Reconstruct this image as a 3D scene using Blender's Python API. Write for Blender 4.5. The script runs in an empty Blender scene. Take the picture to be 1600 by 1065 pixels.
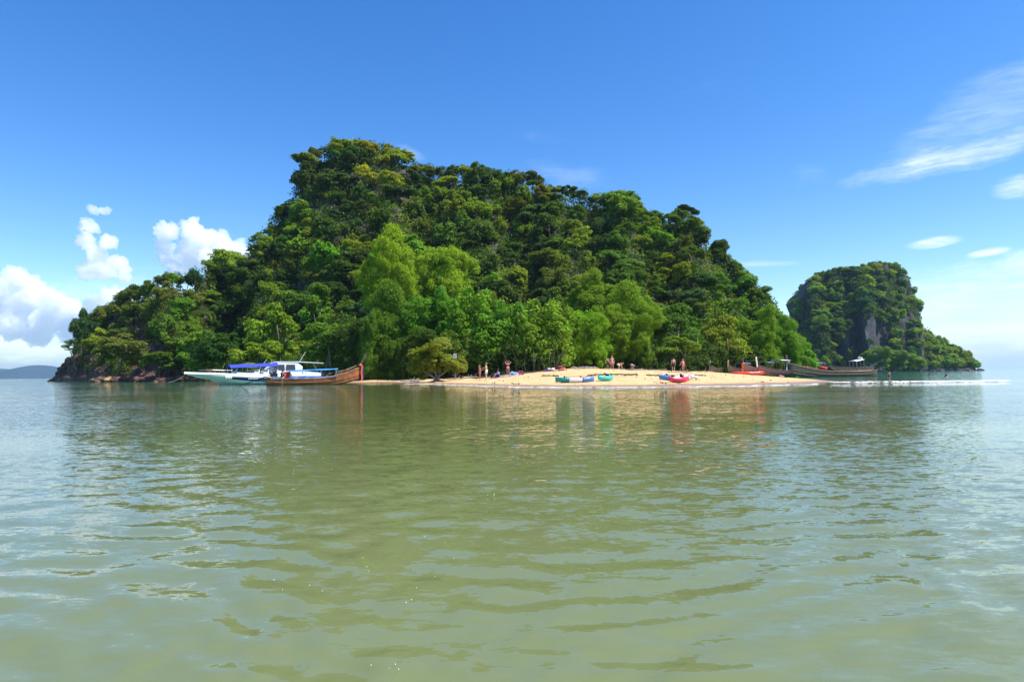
import bpy, bmesh, math, random
import numpy as np
from mathutils import Vector, Matrix, noise as mnoise

SC = bpy.context.scene
COL = SC.collection
rnd = random.Random(7)
rs = np.random.RandomState(11)

# ---------------------------------------------------------------- camera
F = 1000.0                      # focal length in pixels of the 1600 px photograph
EYE = np.array([0.0, 0.0, 1.0])
PITCH = math.atan((583.6 - 532.5) / F)
ROLL = 0.0099
fw = np.array([0, math.cos(PITCH), math.sin(PITCH)])
r0 = np.array([1.0, 0, 0]); u0 = np.array([0, -math.sin(PITCH), math.cos(PITCH)])
RT = math.cos(ROLL) * r0 - math.sin(ROLL) * u0
UP = math.sin(ROLL) * r0 + math.cos(ROLL) * u0
cam = bpy.data.cameras.new('camera'); camo = bpy.data.objects.new('camera', cam)
COL.objects.link(camo); SC.camera = camo
cam.sensor_width = 36; cam.lens = 36 * F / 1600
cam.clip_start = 0.1; cam.clip_end = 40000
camo.matrix_world = Matrix(((RT[0], UP[0], -fw[0], EYE[0]), (RT[1], UP[1], -fw[1], EYE[1]),
                            (RT[2], UP[2], -fw[2], EYE[2]), (0, 0, 0, 1)))

def ray(px, py):
    return fw + (px - 800) / F * RT + (532.5 - py) / F * UP
def P(px, py, Y):
    d = ray(px, py); return EYE + d * (Y / d[1])

# ---------------------------------------------------------------- light
SUN_EL = math.radians(57)
SUN_AZ = math.radians(108)       # clockwise from +Y: to the right of the view
sdir = Vector((math.sin(SUN_AZ) * math.cos(SUN_EL), math.cos(SUN_AZ) * math.cos(SUN_EL), math.sin(SUN_EL)))
sl = bpy.data.lights.new('sun', 'SUN'); slo = bpy.data.objects.new('sun', sl); COL.objects.link(slo)
sl.energy = 5.0; sl.angle = math.radians(0.53); sl.color = (1.0, 0.95, 0.87)
slo.rotation_euler = (-sdir).to_track_quat('-Z', 'Y').to_euler()
slo.location = (0, 0, 300)

W = bpy.data.worlds.new('World'); SC.world = W; W.use_nodes = True
wn = W.node_tree; wn.nodes.clear()
def N(nt, t, **kw):
    n = nt.nodes.new(t)
    for k, v in kw.items():
        if k.startswith('i_'):
            n.inputs[k[2:].replace('_', ' ')].default_value = v
        else: setattr(n, k, v)
    return n
def L(nt, a, b): nt.links.new(a, b)
def M(nt, op, a, b=None, c=None):
    n = nt.nodes.new('ShaderNodeMath'); n.operation = op
    for i, v in enumerate((a, b, c)):
        if v is None: continue
        if isinstance(v, (int, float)): n.inputs[i].default_value = v
        else: nt.links.new(v, n.inputs[i])
    return n.outputs[0]
sky = N(wn, 'ShaderNodeTexSky', sky_type='NISHITA', sun_disc=False)
sky.sun_elevation = SUN_EL; sky.sun_rotation = SUN_AZ
sky.air_density = 1.0; sky.dust_density = 0.3; sky.ozone_density = 3.0
hsv = N(wn, 'ShaderNodeHueSaturation'); hsv.inputs['Saturation'].default_value = 1.34
hsv.inputs['Value'].default_value = 1.0; hsv.inputs['Hue'].default_value = 0.508
L(wn, sky.outputs[0], hsv.inputs['Color'])
tc = N(wn, 'ShaderNodeTexCoord')
sep = N(wn, 'ShaderNodeSeparateXYZ'); L(wn, tc.outputs['Generated'], sep.inputs[0])
az = M(wn, 'ARCTAN2', sep.outputs[0], sep.outputs[1])
el = M(wn, 'ARCSINE', sep.outputs[2])
comb = N(wn, 'ShaderNodeCombineXYZ'); L(wn, az, comb.inputs[0]); L(wn, el, comb.inputs[1])
def skynoise(sx, sy, scale, detail, rough=0.55, rot=0.0, dist=0.0, off=0.0):
    mp = N(wn, 'ShaderNodeMapping'); mp.inputs['Scale'].default_value = (sx, sy, 1)
    mp.inputs['Rotation'].default_value = (0, 0, rot); mp.inputs['Location'].default_value = (off, off * .7, off)
    L(wn, comb.outputs[0], mp.inputs[0])
    n = N(wn, 'ShaderNodeTexNoise'); n.inputs['Scale'].default_value = scale; n.inputs['Detail'].default_value = detail
    n.inputs['Roughness'].default_value = rough; n.inputs['Distortion'].default_value = dist
    L(wn, mp.outputs[0], n.inputs['Vector']); return n.outputs[0]
wispn = skynoise(1.0, 5.0, 7.0, 9, 0.62, rot=math.radians(-12), dist=0.35)
warp = skynoise(1.0, 2.0, 9.0, 6, 0.6, off=3.1)
fine = skynoise(1.0, 6.0, 22.0, 10, 0.68, rot=math.radians(-15), dist=0.5, off=5.0)
shr = N(wn, 'ShaderNodeMapRange'); shr.inputs['From Min'].default_value = .32; shr.inputs['From Max'].default_value = .66
shr.inputs['To Min'].default_value = .30; shr.inputs['To Max'].default_value = 1.2
L(wn, fine, shr.inputs['Value']); shred = shr.outputs[0]
def azel(px, py):
    d = ray(px, py); d = d / np.linalg.norm(d)
    return math.atan2(d[0], d[1]), math.asin(d[2])
cover = None
def add(v):
    global cover
    cover = v if cover is None else M(wn, 'MAXIMUM', cover, v)
def wisp(px, py, wx, wy, strength, tilt=0.0, lo=0.38, hi=0.7, soft=1.0):
    """a streak of thin cloud centred on one direction of the sky"""
    a, e = azel(px, py); sx, sy = wx / F, wy / F
    da = M(wn, 'SUBTRACT', az, a); de = M(wn, 'SUBTRACT', el, e)
    ct, st = math.cos(tilt), math.sin(tilt)
    uu = M(wn, 'DIVIDE', M(wn, 'ADD', M(wn, 'MULTIPLY', da, ct), M(wn, 'MULTIPLY', de, st)), sx)
    vv = M(wn, 'DIVIDE', M(wn, 'SUBTRACT', M(wn, 'MULTIPLY', de, ct), M(wn, 'MULTIPLY', da, st)), sy)
    r2 = M(wn, 'ADD', M(wn, 'POWER', M(wn, 'ABSOLUTE', uu), 2.0), M(wn, 'POWER', M(wn, 'ABSOLUTE', vv), 2.0))
    base = M(wn, 'SUBTRACT', 1.0, r2)
    base = M(wn, 'ADD', base, M(wn, 'MULTIPLY', M(wn, 'SUBTRACT', warp, 0.5), 1.6 * soft))
    base = M(wn, 'ADD', base, M(wn, 'MULTIPLY', M(wn, 'SUBTRACT', wispn, 0.5), 2.2 * soft))
    mr = N(wn, 'ShaderNodeMapRange', interpolation_type='SMOOTHSTEP')
    mr.inputs['From Min'].default_value = lo - 0.38; mr.inputs['From Max'].default_value = hi + 0.5
    mr.inputs['To Max'].default_value = strength
    L(wn, base, mr.inputs['Value']); add(M(wn, 'MULTIPLY', mr.outputs[0], shred))
wisp(1520, 238, 150, 24, 0.50, tilt=math.radians(6))
wisp(1450, 252, 60, 14, 0.55, tilt=math.radians(4))
wisp(1560, 170, 150, 55, 0.20, tilt=math.radians(20))
wisp(1600, 290, 36, 16, 0.60)
wisp(1458, 379, 36, 9, 0.80, tilt=math.radians(3), soft=.5)
wisp(1546, 394, 30, 7, 0.95, tilt=math.radians(6), soft=.5)
wisp(1560, 440, 190, 42, 0.42, tilt=math.radians(8))
wisp(1600, 405, 60, 20, 0.60, tilt=math.radians(15))
wisp(1195, 412, 60, 5, 0.26, tilt=math.radians(-3), soft=.5)
wisp(640, 238, 30, 10, 0.16, tilt=math.radians(-20), soft=.5)
wisp(1480, 545, 260, 50, 0.12)
wisp(70, 500, 190, 60, 0.40, lo=.45, soft=.9)
wisp(250, 470, 120, 50, 0.25, lo=.45, soft=.9)
# the same thin cloud everywhere else, sparse
gen = N(wn, 'ShaderNodeMapRange', interpolation_type='SMOOTHSTEP')
gen.inputs['From Min'].default_value = 0.60; gen.inputs['From Max'].default_value = 0.85; gen.inputs['To Max'].default_value = 0.25
L(wn, skynoise(1.0, 3.0, 3.0, 8, 0.6, rot=.2, off=9.0), gen.inputs['Value']); add(gen.outputs[0])
cmix = N(wn, 'ShaderNodeMix', data_type='RGBA')
L(wn, cover, cmix.inputs['Factor']); L(wn, hsv.outputs[0], cmix.inputs['A'])
cmix.inputs['B'].default_value = (5.6, 6.1, 6.5, 1)
# low grey blue layer of cloud along the horizon, thickest to the left
low = N(wn, 'ShaderNodeMapRange', interpolation_type='SMOOTHSTEP')
low.inputs['From Min'].default_value = .085; low.inputs['From Max'].default_value = -.01; low.inputs['To Max'].default_value = .95
L(wn, M(wn, 'ADD', el, M(wn, 'MULTIPLY', M(wn, 'SUBTRACT', wispn, .5), .10)), low.inputs['Value'])
lft = N(wn, 'ShaderNodeMapRange', interpolation_type='SMOOTHSTEP')
lft.inputs['From Min'].default_value = .9; lft.inputs['From Max'].default_value = -.5; lft.inputs['To Min'].default_value = .78
L(wn, az, lft.inputs['Value'])
cm2 = N(wn, 'ShaderNodeMix', data_type='RGBA'); L(wn, M(wn, 'MULTIPLY', low.outputs[0], lft.outputs[0]), cm2.inputs['Factor'])
L(wn, cmix.outputs['Result'], cm2.inputs['A']); cm2.inputs['B'].default_value = (2.0, 2.85, 3.65, 1)
bg = N(wn, 'ShaderNodeBackground'); bg.inputs['Strength'].default_value = 0.15
wo = N(wn, 'ShaderNodeOutputWorld')
L(wn, cm2.outputs['Result'], bg.inputs['Color']); L(wn, bg.outputs[0], wo.inputs['Surface'])

SC.view_settings.view_transform = 'Standard'; SC.view_settings.look = 'None'
SC.view_settings.exposure = 0.55; SC.view_settings.gamma = 1.0
SC.view_settings.use_curve_mapping = False
SC.render.engine = 'CYCLES'
cy = SC.cycles
cy.use_denoising = True; cy.max_bounces = 24; cy.diffuse_bounces = 2; cy.glossy_bounces = 3
cy.transmission_bounces = 4; cy.transparent_max_bounces = 12; cy.volume_bounces = 18
cy.sample_clamp_indirect = 8; cy.caustics_reflective = False; cy.caustics_refractive = False

# ---------------------------------------------------------------- helpers
def mat(name, color=(.5, .5, .5), rough=.6, metal=0.0, spec=.5, var=0.0, vscale=5.0, bump=0.0, bscale=20.0):
    m = bpy.data.materials.new(name); m.use_nodes = True; nt = m.node_tree
    b = nt.nodes['Principled BSDF']
    b.inputs['Base Color'].default_value = (*color, 1); b.inputs['Roughness'].default_value = rough
    b.inputs['Metallic'].default_value = metal; b.inputs['Specular IOR Level'].default_value = spec
    if var or bump:
        t = N(nt, 'ShaderNodeTexCoord')
    if var:
        n = N(nt, 'ShaderNodeTexNoise'); n.inputs['Scale'].default_value = vscale; n.inputs['Detail'].default_value = 6
        L(nt, t.outputs['Object'], n.inputs['Vector'])
        cr = N(nt, 'ShaderNodeMix', data_type='RGBA')
        cr.inputs['A'].default_value = (*[c * (1 - var) for c in color], 1)
        cr.inputs['B'].default_value = (*[min(1, c * (1 + var)) for c in color], 1)
        mr = N(nt, 'ShaderNodeMapRange'); mr.inputs['From Min'].default_value = .35; mr.inputs['From Max'].default_value = .65
        L(nt, n.outputs[0], mr.inputs['Value']); L(nt, mr.outputs[0], cr.inputs['Factor'])
        L(nt, cr.outputs['Result'], b.inputs['Base Color'])
    if bump:
        n2 = N(nt, 'ShaderNodeTexNoise'); n2.inputs['Scale'].default_value = bscale; n2.inputs['Detail'].default_value = 6
        L(nt, t.outputs['Object'], n2.inputs['Vector'])
        bp = N(nt, 'ShaderNodeBump'); bp.inputs['Strength'].default_value = bump; bp.inputs['Distance'].default_value = .05
        L(nt, n2.outputs[0], bp.inputs['Height']); L(nt, bp.outputs[0], b.inputs['Normal'])
    return m

def mesh_np(name, verts, faces, m=None, smooth=False):
    """verts (n,3) and faces (k,4) or (k,3) arrays"""
    me = bpy.data.meshes.new(name)
    verts = np.asarray(verts, dtype=np.float32); faces = np.asarray(faces, dtype=np.int32)
    k = faces.shape[1]
    me.vertices.add(len(verts)); me.vertices.foreach_set('co', verts.ravel())
    me.loops.add(faces.size); me.loops.foreach_set('vertex_index', faces.ravel())
    me.polygons.add(len(faces)); me.polygons.foreach_set('loop_start', np.arange(0, faces.size, k, dtype=np.int32))
    me.polygons.foreach_set('use_smooth', np.full(len(faces), smooth))
    me.update(calc_edges=True)
    if m: me.materials.append(m)
    return me
def grid_faces(nu, nv):
    i = np.arange(nu - 1)[:, None] * nv + np.arange(nv - 1)[None, :]
    return np.stack([i, i + 1, i + nv + 1, i + nv], -1).reshape(-1, 4)
def link(name, me, parent=None, loc=(0, 0, 0), **props):
    o = bpy.data.objects.new(name, me); COL.objects.link(o); o.location = loc
    if parent: o.parent = parent
    for k, v in props.items():
        if v is not None: o[k] = v
    return o
def empty(name, label, cat, loc=(0, 0, 0), rz=0, group=None):
    o = bpy.data.objects.new(name, None); COL.objects.link(o); o.location = loc; o.rotation_euler = (0, 0, rz)
    o['label'] = label; o['category'] = cat
    if group: o['group'] = group
    return o
class MB:
    """collects shapes, links them as one mesh"""
    def __init__(s): s.v = []; s.f = []
    def add(s, vs, fs):
        b = len(s.v); s.v += [tuple(v) for v in vs]; s.f += [tuple(i + b for i in f) for f in fs]; return s
    def box(s, c, d, rot=None):
        vs = []
        for x in (-.5, .5):
            for y in (-.5, .5):
                for z in (-.5, .5):
                    v = Vector((x * d[0], y * d[1], z * d[2]))
                    if rot: v = rot @ v
                    vs.append(v + Vector(c))
        return s.add(vs, [(0, 1, 3, 2), (4, 6, 7, 5), (0, 4, 5, 1), (2, 3, 7, 6), (0, 2, 6, 4), (1, 5, 7, 3)])
    def tube(s, pts, r, n=6):
        pts = [Vector(p) for p in pts]
        rr = r if isinstance(r, (list, tuple)) else [r] * len(pts)
        vs = []; fs = []
        for i, p in enumerate(pts):
            t = (pts[min(i + 1, len(pts) - 1)] - pts[max(i - 1, 0)]).normalized()
            a = t.cross(Vector((0, 0, 1)))
            if a.length < .1: a = t.cross(Vector((0, 1, 0)))
            a.normalize(); b = t.cross(a)
            for k in range(n):
                th = 2 * math.pi * k / n; vs.append(p + (a * math.cos(th) + b * math.sin(th)) * rr[i])
        for i in range(len(pts) - 1):
            for k in range(n):
                fs.append((i * n + k, i * n + (k + 1) % n, (i + 1) * n + (k + 1) % n, (i + 1) * n + k))
        fs.append(tuple(range(n - 1, -1, -1))); fs.append(tuple(range((len(pts) - 1) * n, len(pts) * n)))
        return s.add(vs, fs)
    def loft(s, secs, closed=False, cap=True):
        n = len(secs[0]); vs = [p for q in secs for p in q]; fs = []
        for i in range(len(secs) - 1):
            for k in range(n if closed else n - 1):
                fs.append((i * n + k, i * n + (k + 1) % n, (i + 1) * n + (k + 1) % n, (i + 1) * n + k))
        if cap: fs.append(tuple(range(n - 1, -1, -1))); fs.append(tuple(range((len(secs) - 1) * n, len(secs) * n)))
        return s.add(vs, fs)
    def ball(s, c, r, n=8, sc=(1, 1, 1)):
        vs = []; fs = []
        for i in range(n + 1):
            ph = math.pi * i / n
            for k in range(n):
                th = 2 * math.pi * k / n
                vs.append((c[0] + r * sc[0] * math.sin(ph) * math.cos(th), c[1] + r * sc[1] * math.sin(ph) * math.sin(th), c[2] + r * sc[2] * math.cos(ph)))
        for i in range(n):
            for k in range(n):
                fs.append((i * n + k, (i + 1) * n + k, (i + 1) * n + (k + 1) % n, i * n + (k + 1) % n))
        return s.add(vs, fs)
    def mesh(s, name, m, smooth=False):
        me = bpy.data.meshes.new(name); me.from_pydata(s.v, [], s.f); me.update()
        bm = bmesh.new(); bm.from_mesh(me); bmesh.ops.remove_doubles(bm, verts=bm.verts, dist=1e-5)
        bmesh.ops.recalc_face_normals(bm, faces=bm.faces); bm.to_mesh(me); bm.free()
        if smooth: me.polygons.foreach_set('use_smooth', [True] * len(me.polygons))
        me.materials.append(m); return me
    def build(s, name, m, parent=None, smooth=False, **props):
        return link(name, s.mesh(name, m, smooth), parent, **props)

def fbm(x, y, seed=0.0, octv=4):
    v = 0; a = 1; t = 0
    for o in range(octv):
        v += a * mnoise.noise(Vector((x * 2 ** o + seed, y * 2 ** o - seed * .7, seed * 1.3))); t += a; a *= .5
    return v / t
def nfield(n, seed, lo, hi, k=40):
    r = np.random.RandomState(seed); th = r.rand(k) * 2 * math.pi; w = lo * (hi / lo) ** r.rand(k)
    return np.cos(th) * 2 * math.pi / w, np.sin(th) * 2 * math.pi / w, r.rand(k) * 2 * math.pi, w

# ---------------------------------------------------------------- sand
def px2X(pairs): return [((p - 800) / F * y, y) for p, y in pairs]
shore = [(-110, 240), (-80, 175), (-60, 150), (-45, 125), (-30, 100), (-24, 88)] + \
    px2X([(545, 80), (600, 80), (700, 62), (750, 53.5), (800, 48.5), (900, 43.7), (1000, 43.2), (1100, 43.2), (1200, 44), (1265, 47)]) + \
    [(27, 52), (31, 62), (35, 80), (41, 108), (50, 150), (60, 200), (90, 300)]
SX = np.array([a for a, b in shore]); SY = np.array([b for a, b in shore])
KX = np.array([-60, -30, -20, -3, 3, 9, 15, 21, 28, 40]); KV = np.array([.012, .015, .02, .026, .038, .044, .036, .03, .026, .02])
def shoreY(X): return np.interp(X, SX, SY)
def sand_z(X, Y):
    X = np.asarray(X, float); Y = np.asarray(Y, float)
    wob = .5 * np.sin(X * .9 + 1) + .35 * np.sin(X * 2.1 + .5) + .2 * np.sin(X * 4.3)
    d = Y - shoreY(X) + wob
    k = np.interp(X, KX, KV)
    z = np.where(d > 0, k * d, np.maximum(.055 * d, -1.6))
    cap = np.interp(X, [-30, 0, 8, 22, 30], [1.0, 1.1, 1.6, 1.15, .8])
    z = np.where(z > cap, cap + (z - cap) * .08, z)
    st = 1 / (1 + np.exp(-(d - 19 - .8 * np.sin(X * .7)) * 5)); amp = np.exp(-((X - 13) / 9.0) ** 2) * .16
    z = z + amp * (st - np.clip(d / 19, 0, 1))
    z = z + np.where(d > 3, .018 * np.sin(X * 1.7 + Y * .6) * np.sin(Y * 1.1 - X * .4) + .012 * np.sin(X * 5.1 + 2) * np.sin(Y * 3.3), 0)
    return z
def on_sand(px, Y):
    X = (px - 800) / F * Y + 0.0   # small roll term ignored sideways
    d = ray(px, 583); X = d[0] / d[1] * Y
    return Vector((X, Y, float(sand_z(X, Y))))

def sand_material():
    m = bpy.data.materials.new('beach_sand'); m.use_nodes = True; nt = m.node_tree; b = nt.nodes['Principled BSDF']
    geo = N(nt, 'ShaderNodeNewGeometry'); sp = N(nt, 'ShaderNodeSeparateXYZ'); L(nt, geo.outputs['Position'], sp.inputs[0])
    def nz(scale, det=6):
        n = N(nt, 'ShaderNodeTexNoise'); n.inputs['Scale'].default_value = scale; n.inputs['Detail'].default_value = det
        L(nt, geo.outputs['Position'], n.inputs['Vector']); return n.outputs[0]
    n1 = nz(.8); n2 = nz(9.0)
    def mix(f, a, bb):
        x = N(nt, 'ShaderNodeMix', data_type='RGBA')
        if isinstance(f, float): x.inputs['Factor'].default_value = f
        else: L(nt, f, x.inputs['Factor'])
        for s, v in (('A', a), ('B', bb)):
            if isinstance(v, tuple): x.inputs[s].default_value = (*v, 1)
            else: L(nt, v, x.inputs[s])
        return x.outputs['Result']
    def mr(v, a, c):
        x = N(nt, 'ShaderNodeMapRange', interpolation_type='SMOOTHSTEP'); x.inputs['From Min'].default_value = a; x.inputs['From Max'].default_value = c
        L(nt, v, x.inputs['Value']); return x.outputs[0]
    dry = mix(mr(n1, .35, .65), (.60, .39, .175), (.68, .465, .23))
    dry = mix(M(nt, 'MULTIPLY', mr(n2, .5, .75), .35), dry, (.40, .26, .13))
    zz = M(nt, 'ADD', sp.outputs[2], M(nt, 'MULTIPLY', M(nt, 'SUBTRACT', n1, .5), .12))
    wet = mr(zz, .20, .03)
    dry = mix(M(nt, 'MULTIPLY', mr(nz(2.2, 8), .52, .66), .35), dry, (.44, .29, .14))
    c = mix(wet, dry, (.28, .17, .092))
    # leaf litter and dark soil under the trees
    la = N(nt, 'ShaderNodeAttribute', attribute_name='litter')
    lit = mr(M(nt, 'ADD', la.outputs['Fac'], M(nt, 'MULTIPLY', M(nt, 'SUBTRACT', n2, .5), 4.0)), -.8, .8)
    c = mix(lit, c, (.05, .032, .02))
    L(nt, c, b.inputs['Base Color'])
    rr = N(nt, 'ShaderNodeMapRange'); rr.inputs['To Min'].default_value = .95; rr.inputs['To Max'].default_value = .32
    L(nt, wet, rr.inputs['Value']); L(nt, rr.outputs[0], b.inputs['Roughness']); b.inputs['Specular IOR Level'].default_value = .3
    bp = N(nt, 'ShaderNodeBump'); bp.inputs['Strength'].default_value = .7; bp.inputs['Distance'].default_value = .06
    L(nt, M(nt, 'ADD', nz(3.0), M(nt, 'MULTIPLY', n2, .5)), bp.inputs['Height']); L(nt, bp.outputs[0], b.inputs['Normal'])
    return m
xs = np.concatenate([np.linspace(-110, -35, 40, endpoint=False), np.linspace(-35, 45, 330, endpoint=False), np.linspace(45, 110, 30)])
ys = np.concatenate([np.linspace(8, 40, 20, endpoint=False), np.linspace(40, 105, 300, endpoint=False), np.linspace(105, 260, 50)])
XX, YY = np.meshgrid(xs, ys, indexing='ij')
ZZ = sand_z(XX, YY)
bme = mesh_np('beach', np.stack([XX, YY, ZZ], -1).reshape(-1, 3), grid_faces(len(xs), len(ys))[:, ::-1], sand_material(), True)
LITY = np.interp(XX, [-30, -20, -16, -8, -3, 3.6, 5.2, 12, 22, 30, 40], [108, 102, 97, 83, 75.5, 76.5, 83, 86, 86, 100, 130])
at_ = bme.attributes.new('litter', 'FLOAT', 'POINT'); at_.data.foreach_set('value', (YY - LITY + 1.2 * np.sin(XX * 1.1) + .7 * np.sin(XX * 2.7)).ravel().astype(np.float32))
link('beach', bme,
     kind='structure', label='golden sand spit sloping into the green water')

# ---------------------------------------------------------------- water
def water_material():
    m = bpy.data.materials.new('sea_water'); m.use_nodes = True; nt = m.node_tree; b = nt.nodes['Principled BSDF']
    geo = N(nt, 'ShaderNodeNewGeometry'); sp = N(nt, 'ShaderNodeSeparateXYZ'); L(nt, geo.outputs['Position'], sp.inputs[0])
    def nz(scale, det=5, sc=(1, 1, 1), dist=0.0):
        mp = N(nt, 'ShaderNodeMapping'); mp.inputs['Scale'].default_value = sc; L(nt, geo.outputs['Position'], mp.inputs[0])
        n = N(nt, 'ShaderNodeTexNoise'); n.inputs['Scale'].default_value = scale; n.inputs['Detail'].default_value = det
        n.inputs['Distortion'].default_value = dist
        L(nt, mp.outputs[0], n.inputs['Vector']); return n.outputs[0]
    def mr(v, a, c):
        x = N(nt, 'ShaderNodeMapRange', interpolation_type='SMOOTHSTEP'); x.inputs['From Min'].default_value = a; x.inputs['From Max'].default_value = c
        L(nt, v, x.inputs['Value']); return x.outputs[0]
    def mix(f, a, bb):
        x = N(nt, 'ShaderNodeMix', data_type='RGBA'); L(nt, f, x.inputs['Factor'])
        for s, v in (('A', a), ('B', bb)):
            if isinstance(v, tuple): x.inputs[s].default_value = (*v, 1)
            else: L(nt, v, x.inputs[s])
        return x.outputs['Result']
    X, Y = sp.outputs[0], sp.outputs[1]
    big = nz(.12, 4); med = nz(.9, 5)
    # sandy shallows olive, deeper water teal, sky reflection painted into both sides
    olive = mix(mr(med, .35, .7), (.112, .128, .040), (.136, .152, .052))
    leftdeep = mr(M(nt, 'SUBTRACT', M(nt, 'MULTIPLY', Y, -.20), M(nt, 'ADD', X, M(nt, 'MULTIPLY', big, 8.0))), -12.0, 14.0)
    fary = mr(Y, 35.0, 75.0)
    c = mix(M(nt, 'MULTIPLY', leftdeep, fary), olive, (.035, .155, .085))
    side = mr(M(nt, 'SUBTRACT', M(nt, 'SUBTRACT', 0.0, X), M(nt, 'MULTIPLY', Y, .18)), -1.0, 6.0)
    c = mix(M(nt, 'MULTIPLY', side, .55), c, (.100, .165, .085))  # left tint stands for reflected sky, put into the base colour
    right = mr(M(nt, 'SUBTRACT', X, M(nt, 'MULTIPLY', Y, .35)), 0.0, 14.0)
    c = mix(M(nt, 'MULTIPLY', right, .6), c, (.092, .150, .085))  # same painted sky reflection on the right
    lag = M(nt, 'MULTIPLY', mr(Y, 58.0, 80.0), mr(X, 30.0, 40.0))
    c = mix(lag, c, (.04, .17, .13))
    sea = mr(Y, 150.0, 500.0)
    c = mix(sea, c, (.06, .17, .17))
    near = mr(M(nt, 'ADD', Y, M(nt, 'MULTIPLY', med, 5.0)), 17.0, 4.0)
    c = mix(near, c, (.150, .176, .070))
    L(nt, c, b.inputs['Base Color'])
    b.inputs['Roughness'].default_value = .03; b.inputs['IOR'].default_value = 1.333
    b.inputs['Specular IOR Level'].default_value = .5
    # fine wind ripples as a slope field, so that they also act where they are too small to see
    def nzc(scale, det, sc, dist=0.0):
        mp = N(nt, 'ShaderNodeMapping'); mp.inputs['Scale'].default_value = sc; mp.inputs['Rotation'].default_value = (0, 0, .18); L(nt, geo.outputs['Position'], mp.inputs[0])
        n = N(nt, 'ShaderNodeTexNoise'); n.inputs['Scale'].default_value = scale; n.inputs['Detail'].default_value = det; n.inputs['Distortion'].default_value = dist
        L(nt, mp.outputs[0], n.inputs['Vector']); return n.outputs['Color']
    def vm(op, a, b2, sc=None):
        v = N(nt, 'ShaderNodeVectorMath', operation=op)
        L(nt, a, v.inputs[0])
        if isinstance(b2, tuple): v.inputs[1].default_value = b2
        elif b2 is not None: L(nt, b2, v.inputs[1])
        if sc is not None:
            if isinstance(sc, float): v.inputs['Scale'].default_value = sc
            else: L(nt, sc, v.inputs['Scale'])
        return v.outputs[0]
    calm = mr(nz(.10, 3, (1, 1.6, 1)), .36, .64)
    a1 = vm('MULTIPLY', vm('SUBTRACT', nzc(2.6, 3, (1, 2.1, 1), .5), (.5, .5, .5)), (.12, .23, 0))
    a2 = vm('MULTIPLY', vm('SUBTRACT', nzc(8.0, 3, (1, 2.3, 1), .6), (.5, .5, .5)), (.24, .42, 0))
    a3 = vm('MULTIPLY', vm('SUBTRACT', nzc(26.0, 2, (1, 1.8, 1), .3), (.5, .5, .5)), (.13, .20, 0))
    sl2 = vm('SCALE', vm('ADD', vm('ADD', a1, a2), a3), None, M(nt, 'ADD', M(nt, 'MULTIPLY', calm, .85), .45))
    L(nt, vm('NORMALIZE', vm('ADD', geo.outputs['Normal'], sl2), None), b.inputs['Normal'])
    return m
rad = [1.2]
while rad[-1] < 70: rad.append(rad[-1] * 1.0115)
while rad[-1] < 8800: rad.append(rad[-1] * 1.035)
rad = np.array(rad)
ang = np.concatenate([np.radians(np.linspace(-180, -50, 50, endpoint=False)), np.radians(np.linspace(-50, 50, 520, endpoint=False)), np.radians(np.linspace(50, 180, 51))])
RR, AA = np.meshgrid(rad, ang, indexing='ij')
WX = RR * np.sin(AA); WY = RR * np.cos(AA); WZ = np.zeros_like(WX)
r_ = np.random.RandomState(5)
cell = np.maximum(RR * .0115, 0.02) * 1.0
cell = np.where(RR > 70, RR * .035, cell)
wx_ = WX + .35 * np.sin(WY * .8 + 1.2 * np.sin(WX * .45)) + .15 * np.sin(WX * 1.9 + WY * .7)
wy_ = WY + .35 * np.sin(WX * .7 + 1.5 * np.sin(WY * .35)) + .15 * np.sin(WX * 1.3 - WY * 1.6)
for i in range(60):
    lam = .10 * (6.2 ** r_.rand()); th = math.radians(72 + r_.randn() * 26) if i % 4 else math.radians(150 + r_.randn() * 20)
    A = .0017 * lam ** 0.9 * (.5 + r_.rand()); k = 2 * math.pi / lam; ph = r_.rand() * 6.28
    fade = np.clip((lam / cell - 3.0) / 4.0, 0, 1)
    WZ += A * fade * np.sin(k * (wx_ * math.cos(th) + wy_ * math.sin(th)) + ph)
patch = .55 + .45 * np.sin(WX * .21 + 2 * np.sin(WY * .13)) * np.sin(WY * .17 + 1.0 + 1.5 * np.sin(WX * .11))
WZ *= .45 + .75 * patch
# small swell breaking on the right of the spit
def breaker_Y(X): return 50.5 + .35 * np.sin(X * .5) + .2 * np.sin(X * 1.3 + 1) + (X - 30) * .015
amp = .10 / (1 + np.exp(np.clip(-(WX - 25) / 1.5, -50, 50))) / (1 + np.exp(np.clip((WX - 38) / 2, -50, 50)))
WZ += amp * np.exp(-((WY - breaker_Y(WX)) / .5) ** 2)
# centre disc
fc = grid_faces(len(rad), len(ang))
link('sea', mesh_np('sea', np.stack([WX, WY, WZ], -1).reshape(-1, 3), fc, water_material(), True),
     kind='structure', label='calm murky green sea reflecting the island')

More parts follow.
